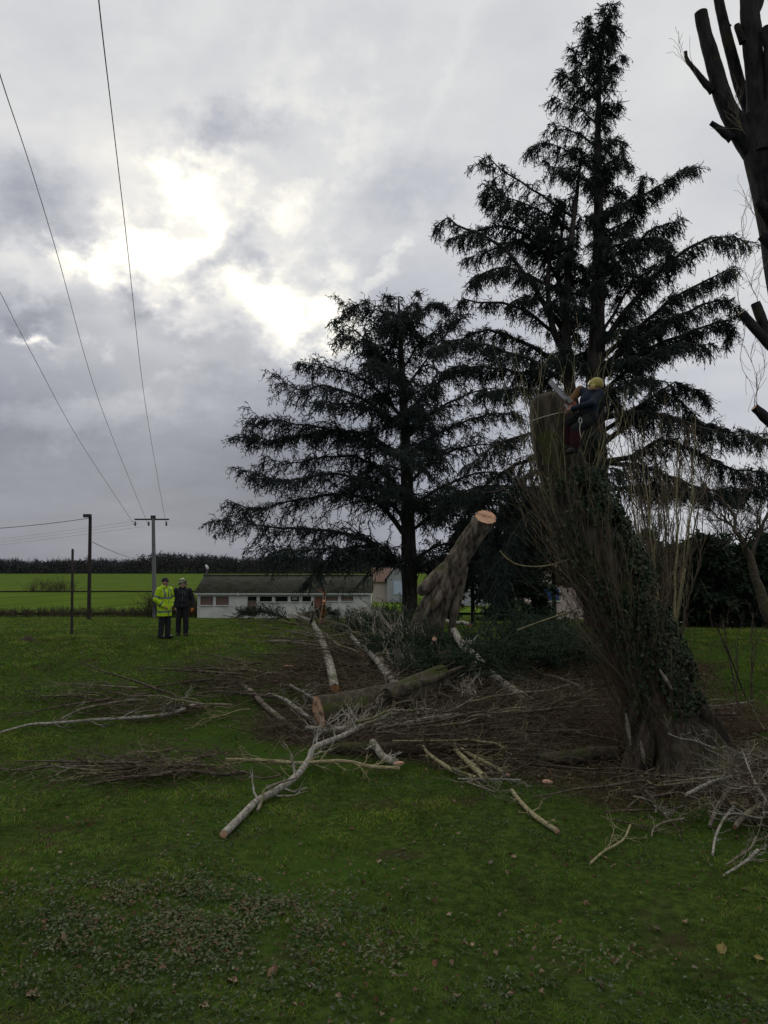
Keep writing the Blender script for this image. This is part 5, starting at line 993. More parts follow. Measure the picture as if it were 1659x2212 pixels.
# brush pile at the right: many separate cut boughs
def zz3(pts, w0, w1, lift): return lay([(*z3(x, y), l) if False else (z3(x, y)[0], z3(x, y)[1], lift if len(q) < 3 else q[2]) for q in pts for x, y in [q[:2]]], None, w0, w1)
R_ = [([(1110, 1170), (1300, 1080), (1480, 1040), (1700, 1010)], 7, 10, .4, B_PALE, 'long pale bough along the top of the right brush pile'), ([(1180, 1110), (1330, 1090), (1500, 1070), (1720, 1060)], 5, 8, .3, B_MID, 'second long bough just below the top one at right'),
      ([(1420, 1100, .35), (1380, 1160, .3), (1320, 1260, .2), (1270, 1380, .08)], 12, 8, .2, B_MID, 'stout mottled bough hanging down the middle of the right pile'), ([(1440, 1385, .12), (1500, 1310, .2), (1560, 1270, .25), (1680, 1210, .3)], 10, 13, .2, B_MID, 'stout bough with a round orange cut end in the right pile'),
      ([(1290, 1570, .04), (1310, 1450, .1), (1360, 1340, .2), (1430, 1250, .3)], 5, 6, .2, B_PALE, 'pale bough dropping straight down to the lawn at right'), ([(1360, 1710, .04), (1440, 1660, .05), (1530, 1600, .06), (1590, 1540, .1)], 4, 7, .05, B_PALE, 'nearest bent pale bough at the bottom of the right pile'),
      ([(1380, 1640, .04), (1450, 1590, .05), (1540, 1530, .1), (1580, 1450, .2)], 4, 5, .1, B_MID, 'thin bough beside the nearest bent one at right'), ([(880, 1450, .04), (900, 1390, .05), (980, 1350, .08), (1100, 1330, .12)], 3, 5, .05, B_MID, 'thin forked bough reaching left out of the right pile'),
      ([(560, 1285, .05), (700, 1275, .06), (900, 1270, .08)], 4, 5, .06, B_DARK, 'dark straight stick lying level in front of the pollard'), ([(580, 1330, .05), (680, 1350, .05), (770, 1370, .05), (870, 1385, .05)], 4, 4, .05, B_DARK, 'dark stick sloping below the level one before the pollard'),
      ([(470, 1630, .03), (560, 1550, .05), (690, 1470, .05), (740, 1370, .08)], 5, 4, .05, B_OLIVE, 'crooked brown twig lying alone on the lawn right of centre'), ([(760, 1180, .06), (880, 1210, .08), (930, 1270, .08), (980, 1300, .06)], 4, 4, .06, B_PALE, 'pale curved twig in front of the pollard roots'),
      ([(820, 1050, .08), (900, 1105, .1), (1000, 1100, .1), (1140, 1080, .1)], 4, 4, .1, B_OLIVE, 'olive twig lying level in front of the pollard roots'), ([(1200, 575, .1), (1330, 575, .12), (1450, 560, .12), (1530, 555, .12)], 4, 5, .1, B_PALE, 'pale branch behind the pollard roots at right'),
      ([(1660, 1230, .4), (1560, 1060, .55), (1490, 880, .8)], 5, 3, .4, B_PALE, 'pale branch pointing up left from the right pile'), ([(1640, 740, .3), (1590, 660, .4), (1500, 490, .8), (1420, 280, 1.5), (1310, 20, 2.6)], 5, 2, .4, B_DARK, 'dark dead shoot standing up behind the right pile'),
      ([(800, 1050, .05), (880, 1000, .1), (990, 970, .12), (1200, 960, .15)], 3, 3, .1, B_OLIVE, 'olive twig touching the pollard foot')]
for i, (pts, w0, w1, lf, mt, lb) in enumerate(R_): felled('cut_bough', lb, 'branch', zz3(pts, w0, w1, lf), mt, 120 + i, cut0=(i in (3,)), cutm=CUTR, k=10, twigs=3 + i % 4, tl=.45, group='named boughs of the right brush pile')

# loose branches: countable ones are objects of their own, copied from a few kinds
def branch_kinds():
    out = []
    for i in range(7):
        g = np.random.default_rng(400 + i); L = (1.5, 1.9, 1.2, 2.2, .9, 1.6, 1.1)[i]; q = np.linspace(0, 1, 8); P = np.stack([q * L, np.cumsum(g.normal(size=8) * .12), .03 + .05 * q], 1); r = (.024, .026, .016, .028, .011, .018, .013)[i]
        rows = np.concatenate([P, (r * (1 - .7 * q))[:, None]], 1); V, F = log_geo(rows, 7, 18, .06, i); G = Geo().add(V, F); k = 7
        G.add(np.concatenate([V[0], V[0].mean(0)[None]]), [[k, (j + 1) % k, j] for j in range(k)])
        Q, QR = grow(rows[None, :, :3], rows[None, :, 3], 5, L * .5, .7, (0, 0, .06), .2, .98, 7, .14, .55, .3, lt=.4, seed=i); Q[..., 2] = np.clip(Q[..., 2], .0, .5); G.add(*tubes(Q, np.maximum(QR, .004), 4))
        Q2, R2 = grow(Q, QR, 3, L * .22, .75, (0, 0, .12), .2, 1, 5, .16, .8, .4, seed=i + 50); Q2[..., 2] = np.clip(Q2[..., 2], 0, .5); G.add(*tubes(Q2, np.maximum(R2, .003), 3))
        out.append((G, (B_PALE, B_MID, B_DARK, B_DARK, B_OLIVE, B_DARK, B_PALE)[i]))
    return out
KINDS_ = branch_kinds()
REG = [  # u, v centre, spread u, v, heading (deg, 0 = to the right), spread, how many, max lift, words
    ((330, 1530), (170, 22), 185, 14, 16, .20, 'twiggy branch in the dark heap lying out to the left', 'branches of the far left heap'),
    ((400, 1672), (160, 26), 184, 12, 22, .20, 'twiggy branch in the long low heap nearest the left lawn', 'branches of the near left heap'),
    ((560, 1470), (120, 30), 182, 25, 20, .22, 'twiggy branch between the two workers and thick log', 'branches behind the left heap'),
    ((760, 1420), (100, 45), 160, 35, 34, .45, 'twiggy branch in the tangle behind the thick log', 'branches behind the thick log'),
    ((880, 1600), (180, 26), 8, 35, 46, .45, 'twiggy branch tangled across the front of the pile', 'branches at the front of the pile'),
    ((1120, 1550), (140, 44), 5, 35, 30, .28, 'twiggy branch in the heap left of the pollard foot', 'branches left of the pollard foot'),
    ((1060, 1650), (110, 26), -40, 30, 14, .15, 'twiggy branch spilling from the pile onto the front lawn', 'branches spilling onto the lawn'),
    ((1640, 1735), (75, 55), 225, 60, 50, .55, 'twiggy branch in the tall brush pile at right edge', 'branches of the right brush pile'),
    ((1440, 1708), (110, 20), 190, 30, 8, .12, 'thin twiggy branch lying before the pollard roots', 'branches before the pollard roots'),
    ((1560, 1545), (80, 25), 180, 25, 10, .2, 'twiggy branch on the litter right of the pollard', 'branches right of the pollard')]
def loose_branches():
    g = np.random.default_rng(500); meshes = [None] * 7
    for (cu, cv), (su, sv), hd, sp, n, lf, lb, gr in REG:
        for i in range(n):
            k = int(g.choice([0, 1, 6, 0, 4] if 'right brush' in gr else [1, 2, 3, 4, 5, 3, 5])); u, v = cu + g.normal() * su * .55, cv + g.normal() * sv * .55; p = ground_at(u, v, 0); h = lf * g.random() ** 1.3
            if meshes[k] is None:
                o = KINDS_[k][0].build('loose_branch', KINDS_[k][1]); meshes[k] = o
            else: o = meshes[k].copy(); col.objects.link(o)
            o.location = (p[0], p[1], p[2] + .03 + h); o.rotation_euler = (g.normal() * .25, g.normal() * .09 - (.10 if h > .2 else 0), rad(hd + g.normal() * sp)); s = g.uniform(.75, 1.25) * (.58 if 'right brush' in gr else 1); o.scale = (s, s, s)
            tag(o, lb, 'branch', gr)
loose_branches()

# brushwood too fine to count
def brush():
    g = np.random.default_rng(600)
    def twigs(name, label, mt, regs):
        G = Geo()
        for (cu, cv), (su, sv), hd, sp, n, lf, L, up, r in regs:
            p = np.array([ground_at(cu + g.normal() * su * .55, cv + g.normal() * sv * .55, 0) for _ in range(n)]); p[:, 2] += .02 + lf * g.random(n) ** 1.4
            a = np.radians(hd + g.normal(size=n) * sp); D = unit(np.stack([np.cos(a), np.sin(a), up + g.normal(size=n) * .16], 1)); LL = L * g.uniform(.4, 1.3, n); m = 8; s = np.linspace(0, 1, m)[None, :, None]
            P = p[:, None] + D[:, None] * LL[:, None, None] * (s - .3) + np.cumsum(g.normal(size=(n, m, 3)) * .042, 1) * LL[:, None, None]; P[..., 2] = np.maximum(P[..., 2], gz(P[..., 0], P[..., 1]) + .012); R = (r * g.uniform(.6, 1.6, n))[:, None] * np.linspace(1, .35, m)
            G.add(*tubes(P, R, 4)); Q, QR = grow(P, R, 4, L * .32, .6, (0, 0, .12 + up * .3), .2, 1, 5, .09, .75, .4); Q[..., 2] = np.maximum(Q[..., 2], gz(Q[..., 0], Q[..., 1]) + .01); G.add(*tubes(Q, np.maximum(QR, .0028), 3))
        tag(G.build(name, mt, smooth=False), label, 'brushwood', kind='stuff')
    twigs('brushwood', 'grey brown brushwood of fine twigs filling the felled pile', B_TWIG, [((330, 1535), (190, 26), 184, 14, 70, .2, 1.1, 0, .006), ((390, 1672), (190, 34), 184, 14, 110, .2, 1.0, 0, .006), ((570, 1475), (150, 32), 182, 25, 130, .2, 1.2, .02, .007), ((760, 1420), (110, 48), 100, 60, 190, .40, 1.2, .2, .007), ((900, 1612), (210, 22), 0, 40, 260, .24, .8, .04, .006), ((1060, 1520), (150, 26), 10, 40, 170, .25, .9, .05, .006), ((700, 1345), (90, 22), 170, 40, 160, .5, 1.4, .15, .008), ((1650, 1735), (75, 55), 225, 60, 360, .62, .6, .05, .0065), ((1440, 1708), (120, 20), 190, 35, 60, .12, .7, 0, .005), ((1060, 1650), (130, 26), -40, 40, 150, .12, .8, 0, .005)])
    twigs('brushwood', 'reddish brown brushwood round the foot of the pollard', B_TWIGR, [((1170, 1575), (150, 40), 5, 25, 220, .20, 1.0, .0, .005), ((1300, 1600), (60, 40), 60, 60, 120, .3, .7, .3, .005), ((1590, 1570), (90, 36), 180, 30, 260, .22, .9, 0, .005), ((1660, 1745), (60, 50), 225, 60, 240, .6, .6, .05, .005)])
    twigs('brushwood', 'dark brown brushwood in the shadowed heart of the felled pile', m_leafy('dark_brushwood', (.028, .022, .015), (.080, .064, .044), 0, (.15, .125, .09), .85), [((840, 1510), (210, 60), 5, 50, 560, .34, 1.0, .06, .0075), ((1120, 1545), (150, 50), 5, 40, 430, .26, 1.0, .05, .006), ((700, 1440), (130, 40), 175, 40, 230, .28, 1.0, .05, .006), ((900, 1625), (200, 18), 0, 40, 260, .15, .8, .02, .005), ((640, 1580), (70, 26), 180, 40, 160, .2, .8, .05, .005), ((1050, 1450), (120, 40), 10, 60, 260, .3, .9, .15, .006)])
    twigs('brushwood', 'fan of pale upright twigs behind the thick mossy log', m_leafy('pale_twigs', (.26, .235, .19), (.38, .35, .29), 0, None, .9), [(z5(560, 200), (34, 26), 120, 35, 80, .5, 1.3, 1.5, .009), (z5(700, 330), (44, 30), 115, 35, 90, .4, 1.2, 1.3, .008), (z5(770, 420), (40, 24), 120, 35, 60, .3, 1.0, 1.2, .007), (z5(430, 740), (70, 14), 60, 60, 90, .35, .55, .6, .006), (z5(1090, 560), (40, 20), 90, 50, 40, .4, .7, .6, .006)])
brush()

# felled conifer boughs with dark green needles
def conifer_bough(label, u, v, heading, L, seed, lift=.15, up=.12):
    if seed < 703: L *= 1.0; lift = .35
    g = np.random.default_rng(seed); p = ground_at(u, v, lift); a = rad(heading); d = np.array([math.cos(a), math.sin(a), up]); q = np.linspace(0, 1, 9)[:, None]; P = p + d * L * (q - .4) + np.array([0, 0, .5]) * L * .2 * np.sin(q * 3.1); R = (.05 * (1 - q) + .01)[:, 0]
    t = thing('conifer_bough', label, 'branch', p, 'felled dark conifer boughs'); Geo().add(*tubes(P[None], R[None], 7)).build('limb', B_CEDAR, t); G = Geo()
    Q, QR = grow(P[None], R[None], 70, L * .5, .8, (0, 0, .12), .05, 1, 7, .06, .5, flat=(0, 0, 1), lt=.5, seed=seed); Q2, R2 = grow(Q, QR, 8, .42, .7, (0, 0, .05), .1, 1, 4, .1, .9, seed=seed + 1)
    for z in (Q, Q2): z[..., 2] = np.maximum(z[..., 2], gz(z[..., 0], z[..., 1]) + .02)
    G.add(*tubes(Q, np.maximum(QR, .008), 3)); G.add(*tubes(Q2, np.full(R2.shape, .010) * np.array([.8, 1, .8, .3]), 3))
    for LL, cnt in ((Q2, 5), (Q, 10)):
        A = np.repeat(np.arange(len(LL)), cnt); m = LL.shape[1]; f = g.uniform(0, .999, len(A)) * (m - 1); i = f.astype(int); w = (f - i)[:, None]; pp = LL[A, i] * (1 - w) + LL[A, i + 1] * w; G.add(*cones(pp, unit(LL[A, i + 1] - LL[A, i]) + g.normal(size=pp.shape) * .7, g.uniform(.06, .14, len(pp)), g.uniform(.008, .016, len(pp))))
    G.build('needles', NEED_G, t, smooth=False)
for i, (u, v, h, L, lb) in enumerate(((585, 1335, 175, 3.0, 'dark green bough lying before the low building, leftmost of its heap'), (630, 1325, 160, 3.4, 'dark green bough heaped before the windows of the low building'), (672, 1335, 30, 2.6, 'dark green bough right of the heap before the low building'), (850, 1350, 170, 3.2, 'dark green bough left of the leaning log'), (800, 1350, 20, 2.6, 'dark green bough between red brown door and leaning log'), (880, 1378, 200, 2.8, 'dark green bough under the foot of the leaning log'), (1050, 1420, 10, 3.4, 'dark green bough right below the leaning log'), (1110, 1395, 30, 3.2, 'dark green bough on the grass right of the leaning log'), (1060, 1470, 170, 3.0, 'dark green bough right behind the thick mossy log'), (1140, 1450, 350, 3.0, 'dark green bough near the lichen spotted limb'), (960, 1415, 190, 2.6, 'dark green bough beneath the mossy limbs'), (1180, 1420, 60, 2.6, 'dark green bough closest to the pollard shoots'))):
    conifer_bough(lb, u, v, h, L, 700 + i)

def chips():
    g = np.random.default_rng(900); P = []
    for u, v, su, sv, n in ((690, 1575, 40, 14, 260), (930, 1395, 40, 12, 160), (1150, 1535, 60, 20, 160), (725, 1490, 20, 8, 60), (1400, 1660, 110, 18, 200), (1000, 1640, 120, 20, 160)):
        for _ in range(n): P.append(ground_at(u + g.normal() * su, v + g.normal() * sv, g.uniform(.005, .05)))
    P = np.array(P); V, *F = leaf_quads(P, g.uniform(.015, .05, len(P)), g, .5, .35, .1)
    tag(Geo().add(V, *F).build('wood_chips', m_leafy('wood_chip_flakes', (.34, .22, .13), (.46, .33, .21), 0, (.25, .17, .11), .9), smooth=False), 'scattered pale wood chips round the sawn logs', 'wood chips', kind='stuff')
chips()

# ------------------------------------------------------------------ people
def surface_nets(f, o, h):
    s = f < 0; nx, ny, nz_ = f.shape; acc = np.zeros((nx - 1, ny - 1, nz_ - 1, 3)); cnt = np.zeros((nx - 1, ny - 1, nz_ - 1))
    cs = [(a, b, c) for a in (0, 1) for b in (0, 1) for c in (0, 1)]
    sl = lambda a, b, c: (slice(a, nx - 1 + a), slice(b, ny - 1 + b), slice(c, nz_ - 1 + c))
    for p in cs:
        for ax in range(3):
            if p[ax]: continue
            q = list(p); q[ax] = 1; fa, fb = f[sl(*p)], f[sl(*q)]; x = (fa < 0) != (fb < 0); t = np.where(x, fa / np.where(x, fa - fb, 1), 0)
            for k in range(3): acc[..., k] += np.where(x, (p[k] + (t if k == ax else 0)), 0)
            cnt += x
    act = cnt > 0; idx = -np.ones(act.shape, int); idx[act] = np.arange(act.sum()); I = np.argwhere(act)
    V = (I + acc[act] / cnt[act][:, None]) * h + o; Fs = []
    for ax in range(3):
        a, b = (ax + 1) % 3, (ax + 2) % 3; lo = [slice(None)] * 3; hi = [slice(None)] * 3; lo[ax] = slice(0, -1); hi[ax] = slice(1, None)
        x = s[tuple(lo)] != s[tuple(hi)]; E = np.argwhere(x); ok = (E[:, a] > 0) & (E[:, b] > 0) & (E[:, a] < f.shape[a] - 1) & (E[:, b] < f.shape[b] - 1); E = E[ok]
        def cell(da, db):
            c = E.copy(); c[:, a] -= da; c[:, b] -= db; return idx[c[:, 0], c[:, 1], c[:, 2]]
        Q = np.stack([cell(1, 1), cell(0, 1), cell(0, 0), cell(1, 0)], 1); fl = ~s[E[:, 0], E[:, 1], E[:, 2]]; Q[fl] = Q[fl][:, ::-1]; Fs.append(Q)
    return V, np.concatenate(Fs)
def body_sdf(prims, h=.011, blend=.03, clips=()):
    """one continuous skin over tapered limbs: prims = (a, b, ra, rb[, flatten]) ; clips = (point, normal) half spaces cut away"""
    A = np.array([p[0] for p in prims] + [p[1] for p in prims], float); R = max(max(p[2], p[3]) for p in prims); lo = A.min(0) - R - .05; hi = A.max(0) + R + .05
    n = np.ceil((hi - lo) / h).astype(int) + 1; gx = [lo[k] + np.arange(n[k]) * h for k in range(3)]; f = np.full(n, 1.0)
    for p in prims:
        a, b = np.array(p[0], float), np.array(p[1], float); ra, rb = p[2], p[3]; bl = p[4] if len(p) > 4 else blend; m = max(ra, rb) + .09
        l = np.minimum(a, b) - m; u = np.maximum(a, b) + m; ii = [slice(max(0, int((l[k] - lo[k]) / h)), min(n[k], int((u[k] - lo[k]) / h) + 2)) for k in range(3)]
        P = np.stack(np.meshgrid(gx[0][ii[0]], gx[1][ii[1]], gx[2][ii[2]], indexing='ij'), -1); d = b - a; t = np.clip(((P - a) @ d) / max(d @ d, 1e-9), 0, 1)
        q = np.linalg.norm(P - a - t[..., None] * d, axis=-1) - (ra + (rb - ra) * t); old = f[tuple(ii)]; hh = np.clip(.5 + .5 * (old - q) / bl, 0, 1); f[tuple(ii)] = old * (1 - hh) + q * hh - bl * hh * (1 - hh)
    if clips:
        P = np.stack(np.meshgrid(*gx, indexing='ij'), -1)
        for pt, nr in clips: f = np.maximum(f, (P - np.array(pt)) @ unit(np.array(nr, float)))
    return surface_nets(f, lo, h)
class Pose:
    def __init__(s, root, rot, origin): s.t = root; s.c, s.s = math.cos(rot), math.sin(rot); s.o = np.array(origin, float)
    def w(s, V): V = np.asarray(V, float); return np.stack([V[:, 0] * s.c - V[:, 1] * s.s, V[:, 0] * s.s + V[:, 1] * s.c, V[:, 2]], 1) + s.o
    def part(s, name, VF, m, parent=None, smooth=True): return Geo().add(s.w(VF[0]), VF[1]).build(name, m, parent or s.t, smooth)
    def slab(s, name, VF, test, m, off=.004, parent=None):
        V, F = VF; N = np.zeros_like(V); fn = np.cross(V[F[:, 2]] - V[F[:, 0]], V[F[:, 3]] - V[F[:, 1]])
        for k in range(4): np.add.at(N, F[:, k], fn)
        keep = test(V[F].mean(1)); 
        if not keep.any(): return None
        u, inv = np.unique(F[keep], return_inverse=True); return s.part(name, (V[u] + unit(N)[u] * off, inv.reshape(-1, 4)), m, parent)
SKIN = m_plain('skin', (.33, .19, .14), .55, .15, 12); HIVIS = m_plain('lime_high_visibility_fabric', (.36, .55, .012), .7, .25, 4, bmp=.05); hv = HIVIS.node_tree.nodes['Principled BSDF']
BAND = m_plain('grey_reflective_band', (.10, .13, .12), .35, .1, 8); BLACKC = m_plain('black_work_fabric', (.014, .014, .018), .85, .3, 4, bmp=.04); NAVY = m_plain('dark_work_trousers', (.017, .019, .024), .85, .3, 4, bmp=.04); BOOT = m_plain('black_boots', (.012, .012, .012), .5); CAPM = m_plain('dark_cap', (.018, .016, .03), .8); ORANGE = m_plain('orange_glove', (.42, .11, .03), .7); HAIR = m_plain('dark_hair', (.02, .016, .013), .8); EYE = m_plain('dark_eye', (.015, .012, .01), .2)
def m_camo():
    m, nt, b = newmat('mottled_helmet_shell'); c = mix_rgb(nt, rmp(nt, nz(nt, 14, 2), .48, .54), (.20, .23, .13), (.04, .05, .035)); nt.links.new(c, b.inputs['Base Color']); b.inputs['Roughness'].default_value = .35; return m
CAMO = m_camo(); BLUEJ = m_plain('dark_blue_jacket', (.009, .017, .033), .85, .3, 4, bmp=.04); REDT = m_plain('dark_red_protective_trousers', (.036, .006, .010), .85, .4, 7, bmp=.02); YELH = m_plain('yellow_helmet_shell', (.27, .235, .055), .4, .08, 8); OCHRE = m_plain('orange_ochre_sleeve', (.14, .075, .028), .8, .2, 8); HARN = m_plain('black_harness_webbing', (.02, .02, .02), .8); STEEL = m_plain('bright_aluminium', (.62, .62, .62), .35, .1, 4, .8); ROPEM = m_plain('pale_rope', (.42, .39, .33), .9, .2, 40)
def hand(w, d, side, nrm):
    """five fingers slightly curled from a wrist at w pointing along d; side = direction of the thumb"""
    d = unit(np.array(d, float)); side = unit(np.array(side, float)); nrm = unit(np.array(nrm, float)); w = np.array(w, float); pr = [(w, w + d * .075, .027, .030, .012), (w + d * .03 + side * .018, w + d * .085 + side * .03, .02, .017, .01), (w + d * .03 - side * .018, w + d * .085 - side * .026, .02, .016, .01)]
    for k, ln in enumerate((.068, .078, .074, .058)):
        b = w + d * .085 + side * (.033 - .022 * k); m = b + d * ln * .5 + nrm * .008; e = m + (d * .75 + nrm * .65) * ln * .5; pr += [(b, m, .0095, .009, .004), (m, e, .009, .0075, .004)]
    b = w + d * .03 + side * .03; m = b + d * .03 + side * .03; return pr + [(b, m, .013, .011, .008), (m, m + d * .035 + side * .006 + nrm * .01, .011, .009, .006)]
def head(c, R=.100):
    """front is -y"""
    x, y, z = c; p = [((x, y + .012, z + .02), (x, y - .012, z + .03), R * .93, R * .84), ((x, y - .025, z - .02), (x, y - .042, z - .085), R * .68, R * .40), ((x, y - .088, z + .012), (x, y - .113, z - .022), .012, .017, .012), ((x - .03, y - .086, z + .034), (x + .03, y - .086, z + .034), .014, .014, .014), ((x - .022, y - .088, z - .056), (x + .022, y - .088, z - .056), .009, .009, .008), ((x, y - .07, z - .09), (x, y - .078, z - .1), .022, .02, .02)]
    for s in (-1, 1): p += [((x + s * .088, y + .005, z + .015), (x + s * .094, y + .012, z - .03), .015, .012, .008)]
    return p
def standing(name, label, u, v, face, hi_vis, height=1.76):
    b = ground_at(u, v); k = height / 1.76; t = thing(name, label, 'person', b); ps = Pose(t, face, b)
    feet = ((-.12, .02), (.12, -.04)) if not hi_vis else ((-.09, .05), (.10, -.06)); sh = 1.44; hz = .94
    if hi_vis: RA = [((-.22, .0, sh), (-.32, .03, 1.16)), ((-.32, .03, 1.16), (-.17, -.115, .97))]; LA = [((.22, 0, sh), (.31, .02, 1.17)), ((.31, .02, 1.17), (.16, -.115, .97))]
    else: RA = [((-.21, 0, sh), (-.30, .05, 1.17)), ((-.30, .05, 1.17), (-.24, -.02, .92))]; LA = [((.21, 0, sh), (.31, .02, 1.16)), ((.31, .02, 1.16), (.32, -.08, .90))]
    body = [((0, .0, 1.0), (0, .01, 1.28), .115, .115), ((-.09, .01, 1.36), (.09, .01, 1.36), .08, .08), ((0, .015, 1.40), (0, -.005, 1.56), .058, .054)] + head((0, -.02, 1.645))
    for sx, (fx, fy) in zip((-1, 1), feet): body += [((sx * .085, 0, .93), (fx * .9, fy * .6 - .02, .50), .085, .058), ((fx * .9, fy * .6 - .02, .50), (fx, fy + .01, .09), .055, .038), ((fx, fy + .02, .05), (fx, fy - .13, .035), .04, .032)]
    for arm, sx in ((RA, -1), (LA, 1)):
        body += [(*arm[0], .05, .042), (*arm[1], .042, .028)]; d = np.array(arm[1][1]) - np.array(arm[1][0]); body += hand(np.array(arm[1][1]), d, (-sx * .5, -.8, 0), (-sx, 0, 0))
    sc = lambda pr: [(np.array(p[0]) * k, np.array(p[1]) * k, p[2] * k, p[3] * k) + tuple(p[4:]) for p in pr]
    ps.part('body', body_sdf(sc(body), .010, .025), SKIN)
    for s in (-1, 1): ps.part('eye', body_sdf(sc([((s * .034, -.104, 1.658), (s * .036, -.104, 1.658), .0085, .0085)]), .004, .003), EYE)
    # trousers
    tr = [((-.05, .01, .96), (.05, .01, .96), .125, .125)]
    for sx, (fx, fy) in zip((-1, 1), feet): tr += [((sx * .085, .0, .92), (fx * .95, fy * .6 - .02, .50), .112, .088), ((fx * .95, fy * .6 - .02, .50), (fx, fy + .01, .06), .088, .080)]
    ps.part('trousers', body_sdf(sc(tr), .012, .02, [((0, 0, .045), (0, 0, -1)), ((0, 0, 1.08), (0, 0, 1))]), NAVY if hi_vis else BLACKC)
    for fx, fy in feet: ps.part('boot', body_sdf(sc([((fx, fy + .03, .055), (fx * 1.15, fy - .15, .045), .056, .050), ((fx, fy + .02, .05), (fx, fy + .02, .12), .055, .055)]), .010, .02, [((0, 0, .0), (0, 0, -1))]), BOOT)
    # jacket
    hem = .66 if hi_vis else .90; w = .175 if hi_vis else .165
    jk = [((-.055, .0, hem + .02), (-.055, .0, 1.30), w * 1.02, w * .93), ((.055, .0, hem + .02), (.055, .0, 1.30), w * 1.02, w * .93), ((-.13, .0, 1.40), (.13, .0, 1.40), .098, .098), ((0, .015, 1.45), (0, .0, 1.53), .085, .078), ((0, -.07, hem + .2), (0, -.06, 1.15), .13, .12)]
    for arm in (RA, LA): jk += [(*arm[0], .088, .078), (*arm[1], .076, .062)]
    clips = [((0, 0, hem * k), (0.0, 0, -1)), ((0, -.03 * k, 1.545 * k), (0, -.25, 1))]
    if not hi_vis: clips += []
    VF = body_sdf(sc(jk), .011, .022, clips); J = ps.part('jacket', VF, HIVIS if hi_vis else BLACKC)
    if hi_vis:
        tor = lambda c: (np.abs(c[:, 0]) < .24 * k) & (c[:, 1] ** 2 < .09)
        ps.slab('reflective_band', VF, lambda c: (np.abs(c[:, 2] - .80 * k) < .03) & tor(c), BAND, parent=J); ps.slab('reflective_band', VF, lambda c: (np.abs(c[:, 2] - 1.20 * k) < .028) & (np.abs(c[:, 0]) < .21 * k), BAND, parent=J)
        for s in (-1, 1):
            ps.slab('reflective_band', VF, lambda c: (np.abs(c[:, 0] - s * .115 * k) < .028) & (c[:, 2] > 1.225 * k), BAND, parent=J)
            el, wr = np.array((RA, LA)[s > 0][1][0]) * k, np.array((RA, LA)[s > 0][1][1]) * k; shd = np.array((RA, LA)[s > 0][0][0]) * k
            for a, bb, tt in ((shd, el, .72), (el, wr, .72)):
                ax = unit(bb - a); q = a + (bb - a) * tt; ps.slab('sleeve_band', VF, lambda c: (np.abs((c - q) @ ax) < .026) & (np.linalg.norm((c - q) - ((c - q) @ ax)[:, None] * ax, axis=1) < .105) & (s * c[:, 0] > .17 * k), BAND, .005, J)
        ps.part('collar', body_sdf(sc([((-.05, .03, 1.52), (.05, .03, 1.52), .075, .075), ((-.06, -.02, 1.51), (.06, -.02, 1.51), .06, .06)]), .011, .03, [((0, 0, 1.575 * k), (0, -.35, 1)), ((0, 0, 1.47 * k), (0, 0, -1))]), HIVIS, J); ps.part('zip_flap', body_sdf(sc([((0, -.185, .70), (0, -.17, 1.45), .014, .012)]), .009, .01), BAND, J)
        ps.part('cap', body_sdf(sc([((0, .005, 1.70), (0, -.01, 1.712), .104, .098), ((-.03, -.10, 1.70), (.03, -.10, 1.70), .022, .022), ((0, -.13, 1.693), (0, -.145, 1.69), .03, .02)]), .010, .02, [((0, 0, 1.675 * k), (0, .25, -1))]), CAPM); ps.part('moustache', body_sdf(sc([((-.025, -.10, 1.604), (.025, -.10, 1.604), .010, .010)]), .005, .005), HAIR)
    else:
        ps.part('collar', body_sdf(sc([((-.045, .02, 1.50), (.045, .02, 1.50), .085, .085)]), .011, .03, [((0, 0, 1.585 * k), (0, -.2, 1)), ((0, 0, 1.46 * k), (0, 0, -1))]), BLACKC, J); ps.part('zip', body_sdf(sc([((0, -.182, .93), (0, -.16, 1.46), .008, .008)]), .007, .005), BAND, J); ps.part('chest_pocket', body_sdf(sc([((.075, -.172, 1.25), (.08, -.16, 1.40), .007, .007)]), .006, .005), BAND, J)
        H = ps.part('helmet', body_sdf(sc([((0, .012, 1.70), (0, -.012, 1.715), .128, .118), ((-.06, -.11, 1.70), (.06, -.11, 1.70), .022, .022), ((0, -.14, 1.695), (0, -.15, 1.693), .024, .018)]), .010, .02, [((0, 0, 1.672 * k), (0, .10, -1))]), CAMO)
        for s in (-1, 1): ps.part('ear_defender', body_sdf(sc([((s * .125, .01, 1.635), (s * .128, .01, 1.66), .036, .036)]), .009, .01), m_plain('pale_ear_cup', (.18, .20, .14), .5), H)
        wr = np.array(LA[1][1]); ps.part('glove', body_sdf(sc([(p[0], p[1], p[2] + .007, p[3] + .007, .008) for p in hand(wr - np.array([0, 0, .0]), wr - np.array(LA[1][0]), (-.5, -.8, 0), (-1, 0, 0))]), .008, .008), ORANGE)
    return t
standing('person', 'person in a lime high visibility coat and dark cap standing on the lawn', 354, 1379, rad(58), True, 1.78)
standing('person', 'person in black jacket with mottled helmet and one orange glove', 393, 1373, rad(12), False, 1.75)

